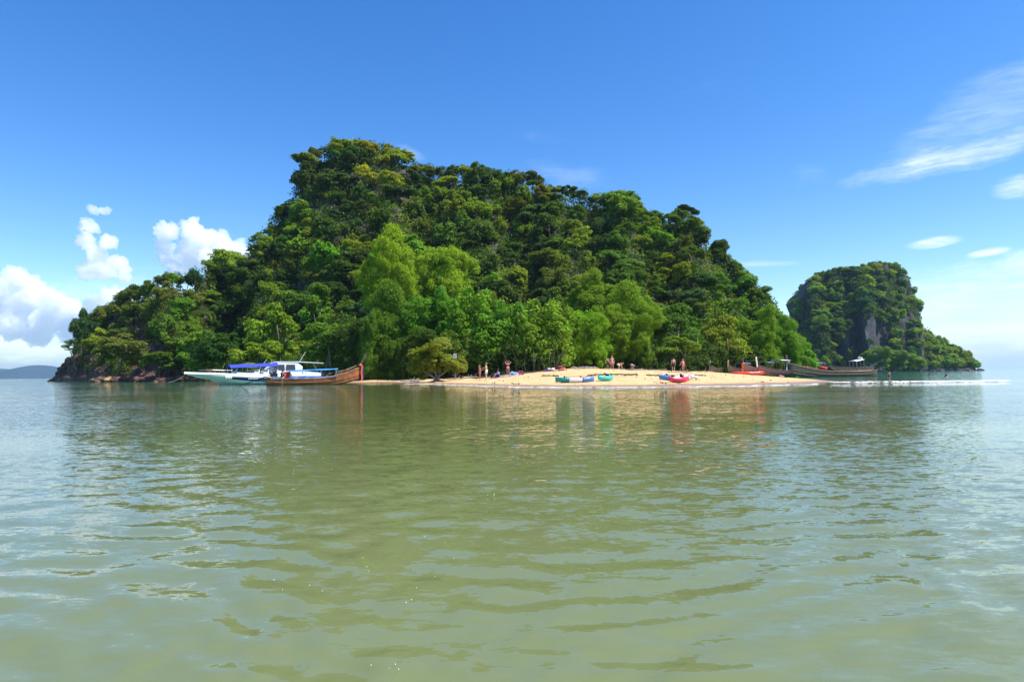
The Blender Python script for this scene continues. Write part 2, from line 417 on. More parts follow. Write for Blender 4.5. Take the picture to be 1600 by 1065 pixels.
# foam along the sand and on the breaker
foam = bpy.data.materials.new('foam'); foam.use_nodes = True
fb = foam.node_tree.nodes['Principled BSDF']; fb.inputs['Base Color'].default_value = (.8, .78, .72, 1); fb.inputs['Roughness'].default_value = .7
def foam_patches(name, pts, label, up=.25):
    V = []; Fc = []
    for (x, y, z, w, d) in pts:
        n = 9; b0 = len(V); a0 = rs.rand() * 6
        V.append((x, y, z + .006 + up * min(w, d)))
        for k in range(n):
            t = a0 + k * 2 * math.pi / n; q = .65 + .5 * rs.rand()
            V.append((x + w * q * math.cos(t), y + d * q * math.sin(t), z + .003))
        for k in range(n): Fc.append((b0, b0 + 1 + k, b0 + 1 + (k + 1) % n))
    return link(name, mesh_np(name, V, Fc, foam, True), kind='stuff', label=label)
pts = []
for i in range(900):
    x = -14 + 37 * rs.rand(); dens = .5 + .5 * math.sin(x * .8) * math.sin(x * .33 + 1)
    if rs.rand() > .25 + .75 * dens: continue
    wob = .5 * math.sin(x * .9 + 1) + .35 * math.sin(x * 2.1 + .5) + .2 * math.sin(x * 4.3)
    y = float(shoreY(x)) - wob + rs.randn() * .12 + .15
    pts.append((x, y, max(.0, float(sand_z(x, y))) + .008, .10 + .22 * rs.rand(), .03 + .06 * rs.rand()))
foam_patches('shore_foam', pts, 'thin broken line of white foam along the edge of the sand')
pts = []
for i in range(3400):
    x = 25 + 14.5 * rs.rand() ** .8
    if rs.rand() < max(0, (x - 34) / 5.5) * .9: continue
    y = float(breaker_Y(np.array(x))) - .25 + rs.randn() * (.13 + .20 * math.sin(x * 1.1) ** 2)
    if fbm(x * 2.6, y * 3.5, 3) < -.12 + .16 * (x < 30): continue
    zz = .10 * math.exp(-((y - float(breaker_Y(np.array(x)))) / .5) ** 2)
    pts.append((x, y, zz + .01, .05 + .12 * rs.rand(), .02 + .05 * rs.rand()))
foam_patches('breaker_foam', pts, 'low white breaking wave on the right of the sand spit')

# ---------------------------------------------------------------- hills
def rock_material(name, c1, c2, c3, scale=.25, low=None):
    m = bpy.data.materials.new(name); m.use_nodes = True; nt = m.node_tree; b = nt.nodes['Principled BSDF']
    geo = N(nt, 'ShaderNodeNewGeometry')
    def nz(s, det, sc=(1, 1, 1), dist=0.):
        mp = N(nt, 'ShaderNodeMapping'); mp.inputs['Scale'].default_value = sc; L(nt, geo.outputs['Position'], mp.inputs[0])
        n = N(nt, 'ShaderNodeTexNoise'); n.inputs['Scale'].default_value = s; n.inputs['Detail'].default_value = det; n.inputs['Distortion'].default_value = dist
        n.inputs['Roughness'].default_value = .65
        L(nt, mp.outputs[0], n.inputs['Vector']); return n.outputs[0]
    cr = N(nt, 'ShaderNodeValToRGB'); e = cr.color_ramp.elements
    e[0].position = .32; e[0].color = (*c1, 1); e[1].position = .68; e[1].color = (*c3, 1)
    x = e.new(.5); x.color = (*c2, 1)
    L(nt, nz(scale, 10, (1, 1, .45), .6), cr.inputs[0]); L(nt, cr.outputs[0], b.inputs['Base Color'])
    b.inputs['Roughness'].default_value = .9
    bp = N(nt, 'ShaderNodeBump'); bp.inputs['Strength'].default_value = 1; bp.inputs['Distance'].default_value = .9 if scale < .5 else .3
    L(nt, nz(scale * 3, 9, (1, 1, .4), .4), bp.inputs['Height']); L(nt, bp.outputs[0], b.inputs['Normal'])
    return m
rock_dark = rock_material('hill_rock', (.035, .03, .024), (.075, .065, .05), (.16, .14, .11))
rock_brown = rock_material('headland_rock', (.045, .022, .015), (.10, .048, .032), (.20, .12, .085), .5)
rock_lime = rock_material('limestone_cliff', (.015, .017, .020), (.030, .033, .036), (.070, .066, .060), .09)

OUT = [(78, 600), (95, 580), (108, 548), (115, 512), (135, 492), (160, 480), (185, 466), (200, 452), (235, 440), (262, 425), (290, 434), (330, 405), (352, 397), (385, 398),
       (395, 365), (420, 352), (430, 330), (455, 310), (466, 278), (490, 234), (515, 224), (562, 217), (600, 226), (632, 234), (655, 256), (690, 262), (720, 262),
       (750, 258), (775, 268), (812, 268), (850, 290), (900, 292), (925, 308), (945, 300), (985, 300), (1000, 325), (1040, 332), (1062, 325), (1090, 350), (1110, 372),
       (1140, 400), (1165, 430), (1200, 460), (1222, 495), (1240, 512), (1258, 540), (1280, 575)]
ox = np.array([p[0] for p in OUT], float); oy = np.array([p[1] for p in OUT], float)
def top(px): return np.interp(px, ox, oy)
BX = [78, 150, 250, 320, 360, 400, 500, 600, 900, 1100, 1200, 1290]; BYv = [196, 168, 146, 140, 142, 128, 116, 110, 110, 114, 122, 140]
RX = [78, 180, 262, 310, 340, 400, 500, 560, 700, 900, 1050, 1150, 1220, 1290]; RY = [200, 190, 178, 178, 188, 195, 205, 205, 198, 192, 186, 175, 162, 148]
def depth(px, py):
    tp = top(px); t = np.clip((590 - py) / np.maximum(590 - tp, 8), 0, 1)
    b = np.interp(px, BX, BYv); r = np.interp(px, RX, RY)
    d = b + (r - b) * t ** .95
    d = d + 20 * np.exp(-((px - 358) / 34) ** 2) * (1 - t) ** .5
    d = d + 7 * np.sin(px / 37.0 + 1.7 * t) * np.sin(3.0 * t + px / 90.0) * (1 - t ** 4)
    d = d + 5 * np.sin(px / 19.0 + 4 * t + .6) * (1 - t ** 4)
    return d

def hill_mesh(name, px0, px1, npx, topf, depthf, base_py, drop, back, m, label, namp=2.0, nsc=.09, ridge_back=50, lower=20):
    V = []; rows = 60
    cols = np.linspace(px0, px1, npx)
    for px in cols:
        tp = float(topf(px)) + lower
        for j in range(rows + 14):
            if j < rows:
                py = base_py + 3 + (tp - base_py - 3) * (j / (rows - 1)); Y = float(depthf(px, py))
                p = P(px, py, Y) + np.array([0, back, -drop * min(1, j / 6.0)])
                last = p
            else:
                q = (j - rows + 1) / 14.0; s = last * (1 + .0)
                dirx = last[:2] / np.linalg.norm(last[:2])
                p = np.array([last[0] + dirx[0] * ridge_back * q, last[1] + dirx[1] * ridge_back * q, last[2] * (1 - q ** 1.6) - 2 * q])
            V.append(p)
    V = np.array(V)
    for i in range(len(V)):
        v = Vector(V[i]) * nsc
        n = mnoise.fractal(v, 1.0, 2.0, 5)
        n2 = mnoise.fractal(v + Vector((9, 4, 2)), 1.0, 2.0, 5)
        sc = min(1, max(0, (V[i][2] + 1) / 4))
        V[i] += np.array([n2 * namp * .7, -n * namp, n * namp * .5]) * sc
    return link(name, mesh_np(name, V, grid_faces(npx, rows + 14), m, False), kind='structure', label=label)
hill_mesh('island_hill', 300, 1300, 300, top, depth, 590, 1.5, 2.5, rock_dark, 'steep dark rock of the main island under its forest', 2.2, .10, lower=11)
def top_h(px): return np.interp(px, [70, 80, 95, 110, 130, 160, 200, 262, 320, 345], [596, 592, 575, 556, 530, 500, 478, 455, 500, 580])
def depth_h(px, py): return np.interp(px, BX, BYv) + (np.interp(px, RX, RY) - np.interp(px, BX, BYv)) * np.clip((590 - py) / np.maximum(590 - top_h(px), 8), 0, 1) - 1.5
hill_mesh('headland_rock', 74, 345, 240, top_h, depth_h, 596, 0.0, 0.0, rock_brown, 'red brown rocky foot of the left headland at the water', 2.2, .22, 25, 0)

# right rock
OUT2 = [(1228, 560), (1236, 490), (1240, 462), (1255, 445), (1275, 427), (1310, 419), (1345, 416), (1370, 408), (1400, 412), (1418, 430), (1430, 460), (1438, 490), (1443, 520), (1446, 575)]
o2x = np.array([p[0] for p in OUT2], float); o2y = np.array([p[1] for p in OUT2], float)
def top2(px): return np.interp(px, o2x, o2y)
def depth2(px, py):
    t = np.clip((577 - py) / np.maximum(577 - top2(px), 8), 0, 1)
    e = np.abs((px - 1337) / 110.0)
    return 400 + 55 * t ** 2.2 + 45 * e ** 2.5 + 6 * np.sin(px / 13.0 + 2 * t) + 4 * np.sin(px / 6.1 + 5 * t)
hill_mesh('limestone_rock', 1229, 1445, 220, top2, depth2, 577, 0.0, 2.0, rock_lime, 'domed limestone rock rising from the sea on the right', 5.0, .035, 70, 5)
OUT3 = [(1425, 520), (1445, 508), (1460, 522), (1490, 538), (1510, 548), (1520, 560), (1530, 572), (1536, 577)]
def top3(px): return np.interp(px, [p[0] for p in OUT3], [p[1] for p in OUT3])
def depth3(px, py): return 440 + 30 * np.clip((577 - py) / 60.0, 0, 1) + (px - 1440) * .2
hill_mesh('rocky_point', 1425, 1536, 110, top3, depth3, 577, 0.0, 0.0, rock_lime, 'low wooded rocky point right of the limestone rock', 2.5, .07, 30, 12)

# far hills
far = mat('far_forest', (.012, .030, .035), .95, var=.3, vscale=.004)
def far_hill(name, prof, Y, label):
    xs_ = np.linspace(prof[0][0], prof[-1][0], 120); V = []
    hs = np.interp(xs_, [p[0] for p in prof], [p[1] for p in prof])
    for px, py in zip(xs_, hs):
        py -= 1.0 * (fbm(px * .12, 0, 5) + .3)
        p = P(px, py, Y); zt = max(p[2], .5)
        for j in range(21):
            q = j / 20.0
            n = 1 + .12 * fbm(px * .1, q * 4, 2)
            V.append((p[0], Y + (q - .5) * 900 * n, (zt + 1) * math.sin(math.pi * q) ** .8 - 1.0))
    link(name, mesh_np(name, V, grid_faces(120, 21), far, True), kind='structure', label=label)
far_hill('distant_hills', [(-40, 588), (0, 583), (12, 580), (22, 579), (33, 577), (42, 575), (52, 574.5), (58, 571.5), (64, 570.5), (72, 574), (84, 576), (94, 577), (110, 580), (160, 584), (210, 590)], 4600, 'hazy blue hills low on the left horizon')
far_hill('farther_hills', [(-120, 586), (-40, 576), (-20, 575), (4, 576.5), (12, 580), (40, 584), (80, 590)], 6500, 'paler hazy hill at the far left edge of the horizon')

# ---------------------------------------------------------------- foliage
def leaf_material(name, trans=.40):
    m = bpy.data.materials.new(name); m.use_nodes = True; nt = m.node_tree; nt.nodes.clear()
    oi = N(nt, 'ShaderNodeObjectInfo'); geo = N(nt, 'ShaderNodeNewGeometry')
    hs = N(nt, 'ShaderNodeHueSaturation')
    mr = N(nt, 'ShaderNodeMapRange'); mr.inputs['To Min'].default_value = .55; mr.inputs['To Max'].default_value = 1.45
    L(nt, geo.outputs['Random Per Island'], mr.inputs['Value']); L(nt, mr.outputs[0], hs.inputs['Value'])
    wn_ = N(nt, 'ShaderNodeTexWhiteNoise', noise_dimensions='1D'); L(nt, geo.outputs['Random Per Island'], wn_.inputs['W'])
    m2 = N(nt, 'ShaderNodeMapRange'); m2.inputs['To Min'].default_value = .485; m2.inputs['To Max'].default_value = .53
    L(nt, wn_.outputs['Value'], m2.inputs['Value']); L(nt, m2.outputs[0], hs.inputs['Hue'])
    L(nt, oi.outputs['Color'], hs.inputs['Color'])
    d = N(nt, 'ShaderNodeBsdfPrincipled'); d.inputs['Roughness'].default_value = .6; d.inputs['Specular IOR Level'].default_value = .15
    L(nt, hs.outputs[0], d.inputs['Base Color'])
    t = N(nt, 'ShaderNodeBsdfTranslucent')
    tcm = N(nt, 'ShaderNodeMix', data_type='RGBA', blend_type='MULTIPLY'); tcm.inputs['Factor'].default_value = 1
    L(nt, hs.outputs[0], tcm.inputs['A']); tcm.inputs['B'].default_value = (1.5, 1.35, .6, 1)
    L(nt, tcm.outputs['Result'], t.inputs['Color'])
    mx = N(nt, 'ShaderNodeMixShader'); mx.inputs[0].default_value = trans
    L(nt, d.outputs[0], mx.inputs[1]); L(nt, t.outputs[0], mx.inputs[2])
    o = N(nt, 'ShaderNodeOutputMaterial'); L(nt, mx.outputs[0], o.inputs['Surface'])
    return m
leafm = leaf_material('leaves')
bark = mat('bark', (.14, .11, .08), .9, var=.4, vscale=3)
bark_pale = mat('pale_bark', (.32, .26, .19), .9, var=.3, vscale=3)

def quads(pos, nrm, size, r, aspect=.62):
    n = len(pos)
    t = r.randn(n, 3); t -= (t * nrm).sum(1, keepdims=True) * nrm; t /= np.linalg.norm(t, axis=1, keepdims=True) + 1e-9
    b = np.cross(nrm, t); s = size[:, None]
    fold = nrm * s * .18
    v = np.stack([pos - t * s, pos - b * s * aspect + fold, pos + t * s, pos + b * s * aspect + fold], 1)
    return v.reshape(-1, 3), np.arange(4 * n).reshape(-1, 4)
def crown_arrays(seed, nl, lr, leaf, n, zs=.8, low=-.35, droop=0.0):
    r = np.random.RandomState(seed); cs = []; rr_ = []
    tries = 0
    while len(cs) < nl and tries < 4000:
        tries += 1
        d = r.randn(3); d /= np.linalg.norm(d)
        if d[2] < low and r.rand() > .15: continue
        rad_ = lr * (.65 + .8 * r.rand()); c = d * (1 - rad_) * (.62 + .42 * r.rand() ** .5)
        if any(np.linalg.norm(c - q) < .55 * (rad_ + w) * .8 for q, w in zip(cs, rr_)): 
            if r.rand() > .15: continue
        cs.append(c); rr_.append(rad_)
    cs = np.array(cs); rr_ = np.array(rr_)
    w = rr_ ** 2; w /= w.sum(); idx = r.choice(len(cs), n, p=w)
    u = r.randn(n, 3); u[:, 2] += .35; u /= np.linalg.norm(u, axis=1, keepdims=True)
    C_ = cs[idx]
    # favour the outward side of every lobe
    out = C_ / (np.linalg.norm(C_, axis=1, keepdims=True) + 1e-6)
    flip = ((u * out).sum(1) < -.2) & (r.rand(n) < .75); u[flip] *= -1
    # uneven lobes
    bumpy = 1 + .22 * np.sin(u[:, 0] * 7 + idx * 1.3) * np.sin(u[:, 1] * 6 + idx) * np.sin(u[:, 2] * 5 + 2)
    pos = C_ + u * (rr_[idx] * (.68 + .38 * r.rand(n) ** .6) * bumpy)[:, None]
    pos[:, 2] -= droop * (pos[:, 0] ** 2 + pos[:, 1] ** 2) * r.rand(n)
    pos[:, 2] *= zs
    nrm = u * .8 + r.randn(n, 3) * .55 + np.array([0, 0, .45]); nrm /= np.linalg.norm(nrm, axis=1, keepdims=True)
    size = leaf * (.55 + .9 * r.rand(n))
    return quads(pos, nrm, size, r)
def crown2(seed, mn, mr_, sn, sr, leaf, n, zs=1.0, low=-.5, flat=.7, sprig=.05, aspect=.62):
    """boughs carrying smaller leafy tufts; leaves sit on the outside of the tufts"""
    r = np.random.RandomState(seed); S = []; Rr = []
    for a in range(mn):
        d = r.randn(3); d /= np.linalg.norm(d)
        if d[2] < low: d[2] *= -1
        R = mr_ * r.uniform(.6, 1.35); c = d * max(0, 1 - R) * r.uniform(.45, 1.1 if mn < 12 else 1.3)
        for b_ in range(int(sn * (R / mr_) ** 1.5) + 2):
            u = r.randn(3) + d * .7 + np.array([0, 0, .35]); u /= np.linalg.norm(u)
            q = sr * r.uniform(.55, 1.5); S.append(c + u * (R - q * .4) * r.uniform(.75, 1.12)); Rr.append(q)
    S = np.array(S); Rr = np.array(Rr); w = Rr ** 2; w /= w.sum(); idx = r.choice(len(S), n, p=w)
    u = r.randn(n, 3); dn = (u[:, 2] < 0) & (r.rand(n) < .55); u[dn, 2] *= -1
    u /= np.linalg.norm(u, axis=1, keepdims=True)
    rr2 = Rr[idx] * (.55 + .55 * r.rand(n) ** .5)
    sp_ = r.rand(n) < sprig; rr2[sp_] *= r.uniform(1.1, 1.7, sp_.sum())
    off = u * rr2[:, None]; off[:, 2] *= flat
    pos = S[idx] + off
    ph = r.rand(6) * 6
    pos *= (1 + .13 * np.sin(pos[:, 0] * 3 + ph[0]) * np.sin(pos[:, 1] * 3.3 + ph[1]) + .10 * np.sin(pos[:, 2] * 4 + ph[2]))[:, None]
    pos[:, 2] *= zs
    nrm = u * .7 + r.randn(n, 3) * .5 + np.array([0, 0, .5]); nrm /= np.linalg.norm(nrm, axis=1, keepdims=True)
    return quads(pos, nrm, leaf * (.5 + 1.0 * r.rand(n)), r, aspect)
PROTO = {}
def mkproto(kind, i, *a, **k):
    v, f = crown2(211 * (len(PROTO) + 1) + 17 * i + 5, *a, **k)
    PROTO.setdefault(kind, []).append(mesh_np('crown_' + kind, v, f, leafm))
for i in range(7): mkproto('hill', i, 7 + i % 3, .46, 9, .17, .048, 8500, low=-.75)
for i in range(4): mkproto('tuft', i, 5 + i % 2, .50, 7, .20, .060, 5000, zs=1.1, low=-.7, flat=.8)
for i in range(3): mkproto('layer', i, 8, .34, 6, .20, .055, 5500, zs=.8, low=-.3, flat=.45)
for i in range(4): mkproto('dense', i, 24, .36, 9, .12, .037, 20000, low=-.97, flat=.85)
for i in range(4): mkproto('feather', i, 17, .36, 11, .125, .029, 38000, low=-.97, flat=1.0, sprig=.10, aspect=.40)
for i in range(3): mkproto('broad', i, 11, .34, 8, .14, .042, 10500, low=-.8, flat=.6, sprig=.08)
for i in range(2): mkproto('open', i, 8, .26, 4, .17, .055, 2600, zs=.75, low=-.2, flat=.45, sprig=.1)

def trunk_mesh(seed, stems=1, m=bark, r0_=.05, spread=.25, h=1.0):
    r = random.Random(seed); b = MB()
    for s in range(stems):
        x, y = (0, 0) if stems == 1 else (r.uniform(-.35, .35), r.uniform(-.35, .35))
        pts = []; tx, ty = r.uniform(-1, 1) * spread, r.uniform(-1, 1) * spread
        for k in range(6):
            q = k / 5; pts.append((x + tx * q * q + r.uniform(-.015, .015), y + ty * q * q, -0.15 + (h + .15) * q))
        b.tube(pts, [r0_ * (1.15 - .75 * k / 5) for k in range(6)], 6)
        for k in range(3 if stems == 1 else 1):
            p = pts[3 + k % 2]; a = r.uniform(0, 6.28); l = r.uniform(.3, .55)
            b.tube([p, (p[0] + l * .5 * math.cos(a), p[1] + l * .5 * math.sin(a), p[2] + .18), (p[0] + l * math.cos(a), p[1] + l * math.sin(a), p[2] + .42)], [r0_ * .5, r0_ * .35, r0_ * .12], 5)
    return b.mesh('trunk', m, True)
TR1 = [trunk_mesh(i) for i in range(4)]
TRN = [trunk_mesh(20 + i, 6, bark, .013, .12) for i in range(3)]
TRB = [trunk_mesh(40 + i, 3, bark_pale, .03, .3) for i in range(2)]

def tree(name, center, rx, rz, proto, color, label, group, ground=None, trunks=TR1, cat='tree', ry=None, rot=None):
    cx, cy_, cz = center
    g = ground if ground is not None else cz - rz * 1.15
    root = empty(name, label, cat, (cx, cy_, g), group=group)
    c = link('crown', rnd.choice(PROTO[proto]) if isinstance(proto, str) else proto, root)
    c.location = (0, 0, cz - g); c.scale = (rx, ry or rx, rz)
    c.rotation_euler = (rnd.uniform(-.25, .25), rnd.uniform(-.25, .25), rnd.uniform(0, 6.28))
    if ry: c.rotation_euler = (rnd.uniform(-.12, .12), rnd.uniform(-.12, .12), rnd.choice([0, math.pi]))
    else: c.scale = (rx * rnd.uniform(.85, 1.25), rx * rnd.uniform(.85, 1.15), rz)
    c.color = (*color, 1)
    t = link('trunk', rnd.choice(trunks), root); hh = max(.5, (cz - g) + rz * .3)
    w = rx * (1.0 if trunks is TR1 else .9); t.scale = (w, w, hh); t.location = (0, 0, 0)
    t.rotation_euler = (0, 0, rnd.uniform(0, 6.28))
    return root
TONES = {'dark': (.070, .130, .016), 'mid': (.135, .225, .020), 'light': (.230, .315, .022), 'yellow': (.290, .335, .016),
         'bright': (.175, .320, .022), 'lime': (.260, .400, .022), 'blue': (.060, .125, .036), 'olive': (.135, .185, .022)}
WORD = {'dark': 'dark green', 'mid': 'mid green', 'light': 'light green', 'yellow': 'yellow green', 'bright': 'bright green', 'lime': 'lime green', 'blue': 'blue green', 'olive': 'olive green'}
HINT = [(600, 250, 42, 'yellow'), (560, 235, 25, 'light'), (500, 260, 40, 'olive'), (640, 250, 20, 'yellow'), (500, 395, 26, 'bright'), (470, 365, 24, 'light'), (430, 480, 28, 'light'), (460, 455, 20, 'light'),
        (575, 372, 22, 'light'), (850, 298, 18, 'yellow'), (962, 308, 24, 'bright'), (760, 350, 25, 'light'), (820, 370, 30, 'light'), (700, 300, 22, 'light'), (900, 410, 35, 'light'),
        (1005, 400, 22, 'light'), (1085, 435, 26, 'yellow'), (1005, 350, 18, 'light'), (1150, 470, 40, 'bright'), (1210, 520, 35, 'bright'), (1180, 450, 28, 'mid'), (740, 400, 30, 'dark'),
        (990, 460, 40, 'mid'), (360, 480, 50, 'dark'), (340, 530, 40, 'dark'), (540, 440, 40, 'dark'), (520, 330, 45, 'dark'), (480, 300, 30, 'dark'), (1040, 380, 22, 'dark'),  # dark entries on the left put shade of valley and slopes into leaf colour
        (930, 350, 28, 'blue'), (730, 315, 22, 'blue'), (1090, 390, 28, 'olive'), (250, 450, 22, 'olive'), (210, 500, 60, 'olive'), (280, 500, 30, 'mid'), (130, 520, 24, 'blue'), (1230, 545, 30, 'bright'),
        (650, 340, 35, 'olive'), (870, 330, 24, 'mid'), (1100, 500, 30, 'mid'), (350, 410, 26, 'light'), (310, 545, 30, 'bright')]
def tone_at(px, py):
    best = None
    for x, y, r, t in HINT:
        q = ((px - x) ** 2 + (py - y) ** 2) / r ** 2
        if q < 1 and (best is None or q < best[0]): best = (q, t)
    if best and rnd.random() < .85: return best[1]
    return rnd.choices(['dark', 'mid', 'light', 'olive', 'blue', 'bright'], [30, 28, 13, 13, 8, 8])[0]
def jit(c, a=.18):
    k = rnd.uniform(1 - a, 1 + a); return (c[0] * k * rnd.uniform(.85, 1.18), c[1] * k, c[2] * k * rnd.uniform(.8, 1.2))
def zone(px, py):
    z = zone_(px, py)
    if px < 325:
        return z + (', upper ' if py < 485 else ', lower ') + ('left part' if px < 220 else 'right part')
    lm = [(450, 'above the blue awning'), (540, 'above the cabin boat'), (600, 'above the brown prow'), (680, 'above the yellow shrub'), (760, 'above the couple'), (840, 'above the woman by the mats'),
          (910, 'above the teal kayak'), (980, 'above the turquoise kayak'), (1070, 'above the pink red kayak'), (1150, 'above the beached prows'), (2000, 'above the boats on the right')]
    for a, b in lm:
        if px < a: return z + ', ' + b
def zone_(px, py):
    if px < 325: return 'on the left headland'
    if px < 450: return 'in the shaded valley' if py > 430 else 'on the left shoulder'
    if py < 300 and px < 660: return 'on the flat topped peak'
    if px < 660: return 'on the steep left face' if py < 430 else 'on the lower left slope'
    if px < 900: return 'on the mid ridge' if py < 360 else 'on the mid slope'
    if px < 1060: return 'on the upper right ridge' if py < 390 else 'on the right slope'
    return 'on the long right slope'
nt_ = 0
py = 205.0; row = 0
while py < 572:
    px = 95.0 + (row % 2) * 16
    while px < 1270:
        x = px + rnd.uniform(-9, 9); y = py + rnd.uniform(-8, 8); px += 33
        tp = float(top(x)); R = rnd.choice([13, 16, 19, 22, 25]) * rnd.uniform(.9, 1.1)
        if x < 330: R *= .85
        if y < tp + R * .75 or y > 585: continue
        if x < 330 and y > np.interp(x, [95, 110, 130, 330], [520, 540, 555, 575]): continue
        if 560 < x < 1150 and y > 520: continue
        if y > 470 and 600 < x < 1000 and rnd.random() < .5: continue
        Y = float(depth(x, y)); s = Y / F * R
        t = tone_at(x, y); lab = f"{WORD[t]} forest tree {zone(x, y)}"
        p = P(x, y, Y)
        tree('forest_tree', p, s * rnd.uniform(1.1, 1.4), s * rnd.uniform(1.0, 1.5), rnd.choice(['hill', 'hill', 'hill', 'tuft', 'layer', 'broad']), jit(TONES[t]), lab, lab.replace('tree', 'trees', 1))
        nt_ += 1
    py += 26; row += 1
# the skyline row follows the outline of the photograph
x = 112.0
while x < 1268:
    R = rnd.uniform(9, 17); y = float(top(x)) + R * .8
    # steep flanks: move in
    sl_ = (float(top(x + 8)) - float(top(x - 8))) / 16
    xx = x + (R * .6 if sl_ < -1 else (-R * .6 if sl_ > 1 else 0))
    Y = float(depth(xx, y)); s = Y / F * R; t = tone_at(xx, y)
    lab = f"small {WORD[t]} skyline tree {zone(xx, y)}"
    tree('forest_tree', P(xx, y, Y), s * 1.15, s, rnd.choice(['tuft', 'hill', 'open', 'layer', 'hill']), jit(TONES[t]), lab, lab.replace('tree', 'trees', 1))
    nt_ += 1; x += R * rnd.uniform(1.0, 1.5)
    if sl_ < -1.2 or sl_ > 1.2: x -= R * .5

# single trees of the skyline and headland
def special(px, py, rxp, rzp, Y, proto, tone, name, label, ground=None, cat='tree', trunks=TR1, group=None, col=None, ryk=1.0):
    s = Y / F
    return tree(name, P(px, py, Y), rxp * s, rzp * s, proto, col or jit(TONES[tone], .05), label, group, ground, trunks, cat, ry=rxp * s * ryk)
special(1072, 329, 19, 11, 184, 'layer', 'dark', 'leaning_tree', 'dark umbrella shaped tree standing out alone against the sky on the right ridge', ground=float(P(1068, 356, 184)[2]))
special(1086, 333, 9, 6, 184, 'tuft', 'dark', 'ridge_shrub', 'small dark shrub under the lone umbrella shaped ridge tree', ground=float(P(1086, 352, 184)[2]), cat='shrub')
special(838, 280, 17, 14, 192, 'tuft', 'dark', 'round_tree', 'dark round tree rising on the skyline right of the middle of the ridge')
special(962, 309, 22, 13, 190, 'hill', 'bright', 'bright_tree', 'emerald green tree glowing on the upper right skyline')
special(850, 300, 17, 13, 186, 'tuft', 'yellow', 'yellow_tree', 'yellow leaved tree just below the skyline of the ridge', col=(.20, .18, .012))
special(187, 545, 48, 30, 143, 'broad', 'light', 'spreading_tree', 'pale yellow green spreading tree over the red rocks of the headland', col=(.155, .185, .03))
special(128, 512, 17, 30, 176, 'tuft', 'blue', 'cliff_tree', 'blue green tree leaning from the left end of the headland')
special(112, 548, 12, 8, 185, 'open', 'blue', 'cliff_shrub', 'sparse shrub hanging over the leftmost rock slope', cat='shrub')
special(188, 462, 8, 9, 186, 'open', 'olive', 'bare_tree', 'small thin tree sticking up at the left of the headland skyline')
special(300, 540, 34, 26, 134, 'broad', 'bright', 'shore_tree', 'bright green tree low on the right end of the headland')
special(320, 568, 30, 14, 130, 'broad', 'bright', 'shore_shrub', 'green shrub behind the bow of the white speedboat', cat='shrub')
special(245, 568, 36, 16, 142, 'broad', 'mid', 'shore_shrub', 'grey green shrub on the dark rocks in the middle of the headland', cat='shrub')

# beach trees, left to right
gz = 1.0
BT = [(345, 545, 40, 30, 128, 'dense', 'dark', 'dark tree in the shade behind the blue boat awning'),
      (430, 525, 50, 60, 112, 'broad', 'light', 'pale green twiggy tree above the white cabin boat'),
      (395, 562, 40, 32, 108, 'broad', 'light', 'sparse pale shrub over the blue boat awning'),
      (495, 470, 34, 26, 118, 'hill', 'mid', 'mid green tree in the gap left of the feathery trees'),
      (508, 532, 54, 50, 104, 'broad', 'mid', 'large leaved green tree behind the brown longtail boat'),
      (555, 540, 40, 42, 100, 'dense', 'dark', 'dark drooping tree behind the prow of the brown longtail boat'),
      (612, 442, 50, 60, 104, 'feather', 'lime', 'tall feathery lime green tree, left one of the pair'),
      (690, 432, 54, 58, 108, 'feather', 'lime', 'tallest feathery lime green tree, right one of the pair'),
      (606, 528, 54, 60, 97, 'feather', 'mid', 'dark green drooping tree below the left feathery tree'),
      (680, 500, 60, 50, 98, 'feather', 'bright', 'green drooping tree behind the yellow beach shrub'),
      (668, 550, 52, 36, 92, 'dense', 'dark', 'dark foliage mass hanging low behind the yellow beach shrub'),
      (742, 510, 52, 56, 94, 'dense', 'bright', 'bright green tree behind the couple on the sand'),
      (730, 548, 44, 34, 88, 'dense', 'mid', 'dark low tree right of the white sign'),
      (800, 530, 58, 60, 88, 'dense', 'bright', 'dense green stilt rooted tree behind the woman standing by the mats'),
      (855, 530, 60, 58, 86, 'dense', 'bright', 'dense bright green tree with thin pale stems in the middle of the beach'),
      (908, 520, 48, 50, 88, 'feather', 'lime', 'soft bright green tree whose branches hang over the rocks on the sand'),
      (935, 480, 48, 44, 98, 'feather', 'light', 'tall soft light green tree above the middle of the beach'),
      (975, 518, 56, 52, 92, 'feather', 'light', 'soft green tree above the crouching bathers'),
      (1010, 500, 34, 40, 99, 'dense', 'bright', 'narrow green tree left of the standing man in dark shorts'),
      (1050, 515, 46, 52, 98, 'broad', 'mid', 'green tree above the standing man in dark shorts'),
      (1062, 545, 38, 26, 93, 'broad', 'light', 'pale leaved low tree over the two standing bathers'),
      (1122, 532, 46, 50, 100, 'broad', 'light', 'silvery green tree above the first longtail prow'),
      (1100, 556, 40, 26, 98, 'dense', 'dark', 'dark low tree left of the beached longtail prows'),
      (1172, 535, 42, 50, 106, 'feather', 'bright', 'drooping green tree behind the red kayak'),
      (1150, 560, 36, 24, 103, 'dense', 'dark', 'dark low foliage behind the red ribboned prow'),
      (1215, 545, 40, 42, 112, 'feather', 'bright', 'green tree above the small boat canopies on the right'),
      (1250, 558, 32, 28, 118, 'dense', 'bright', 'last bright green tree at the right foot of the hill')]
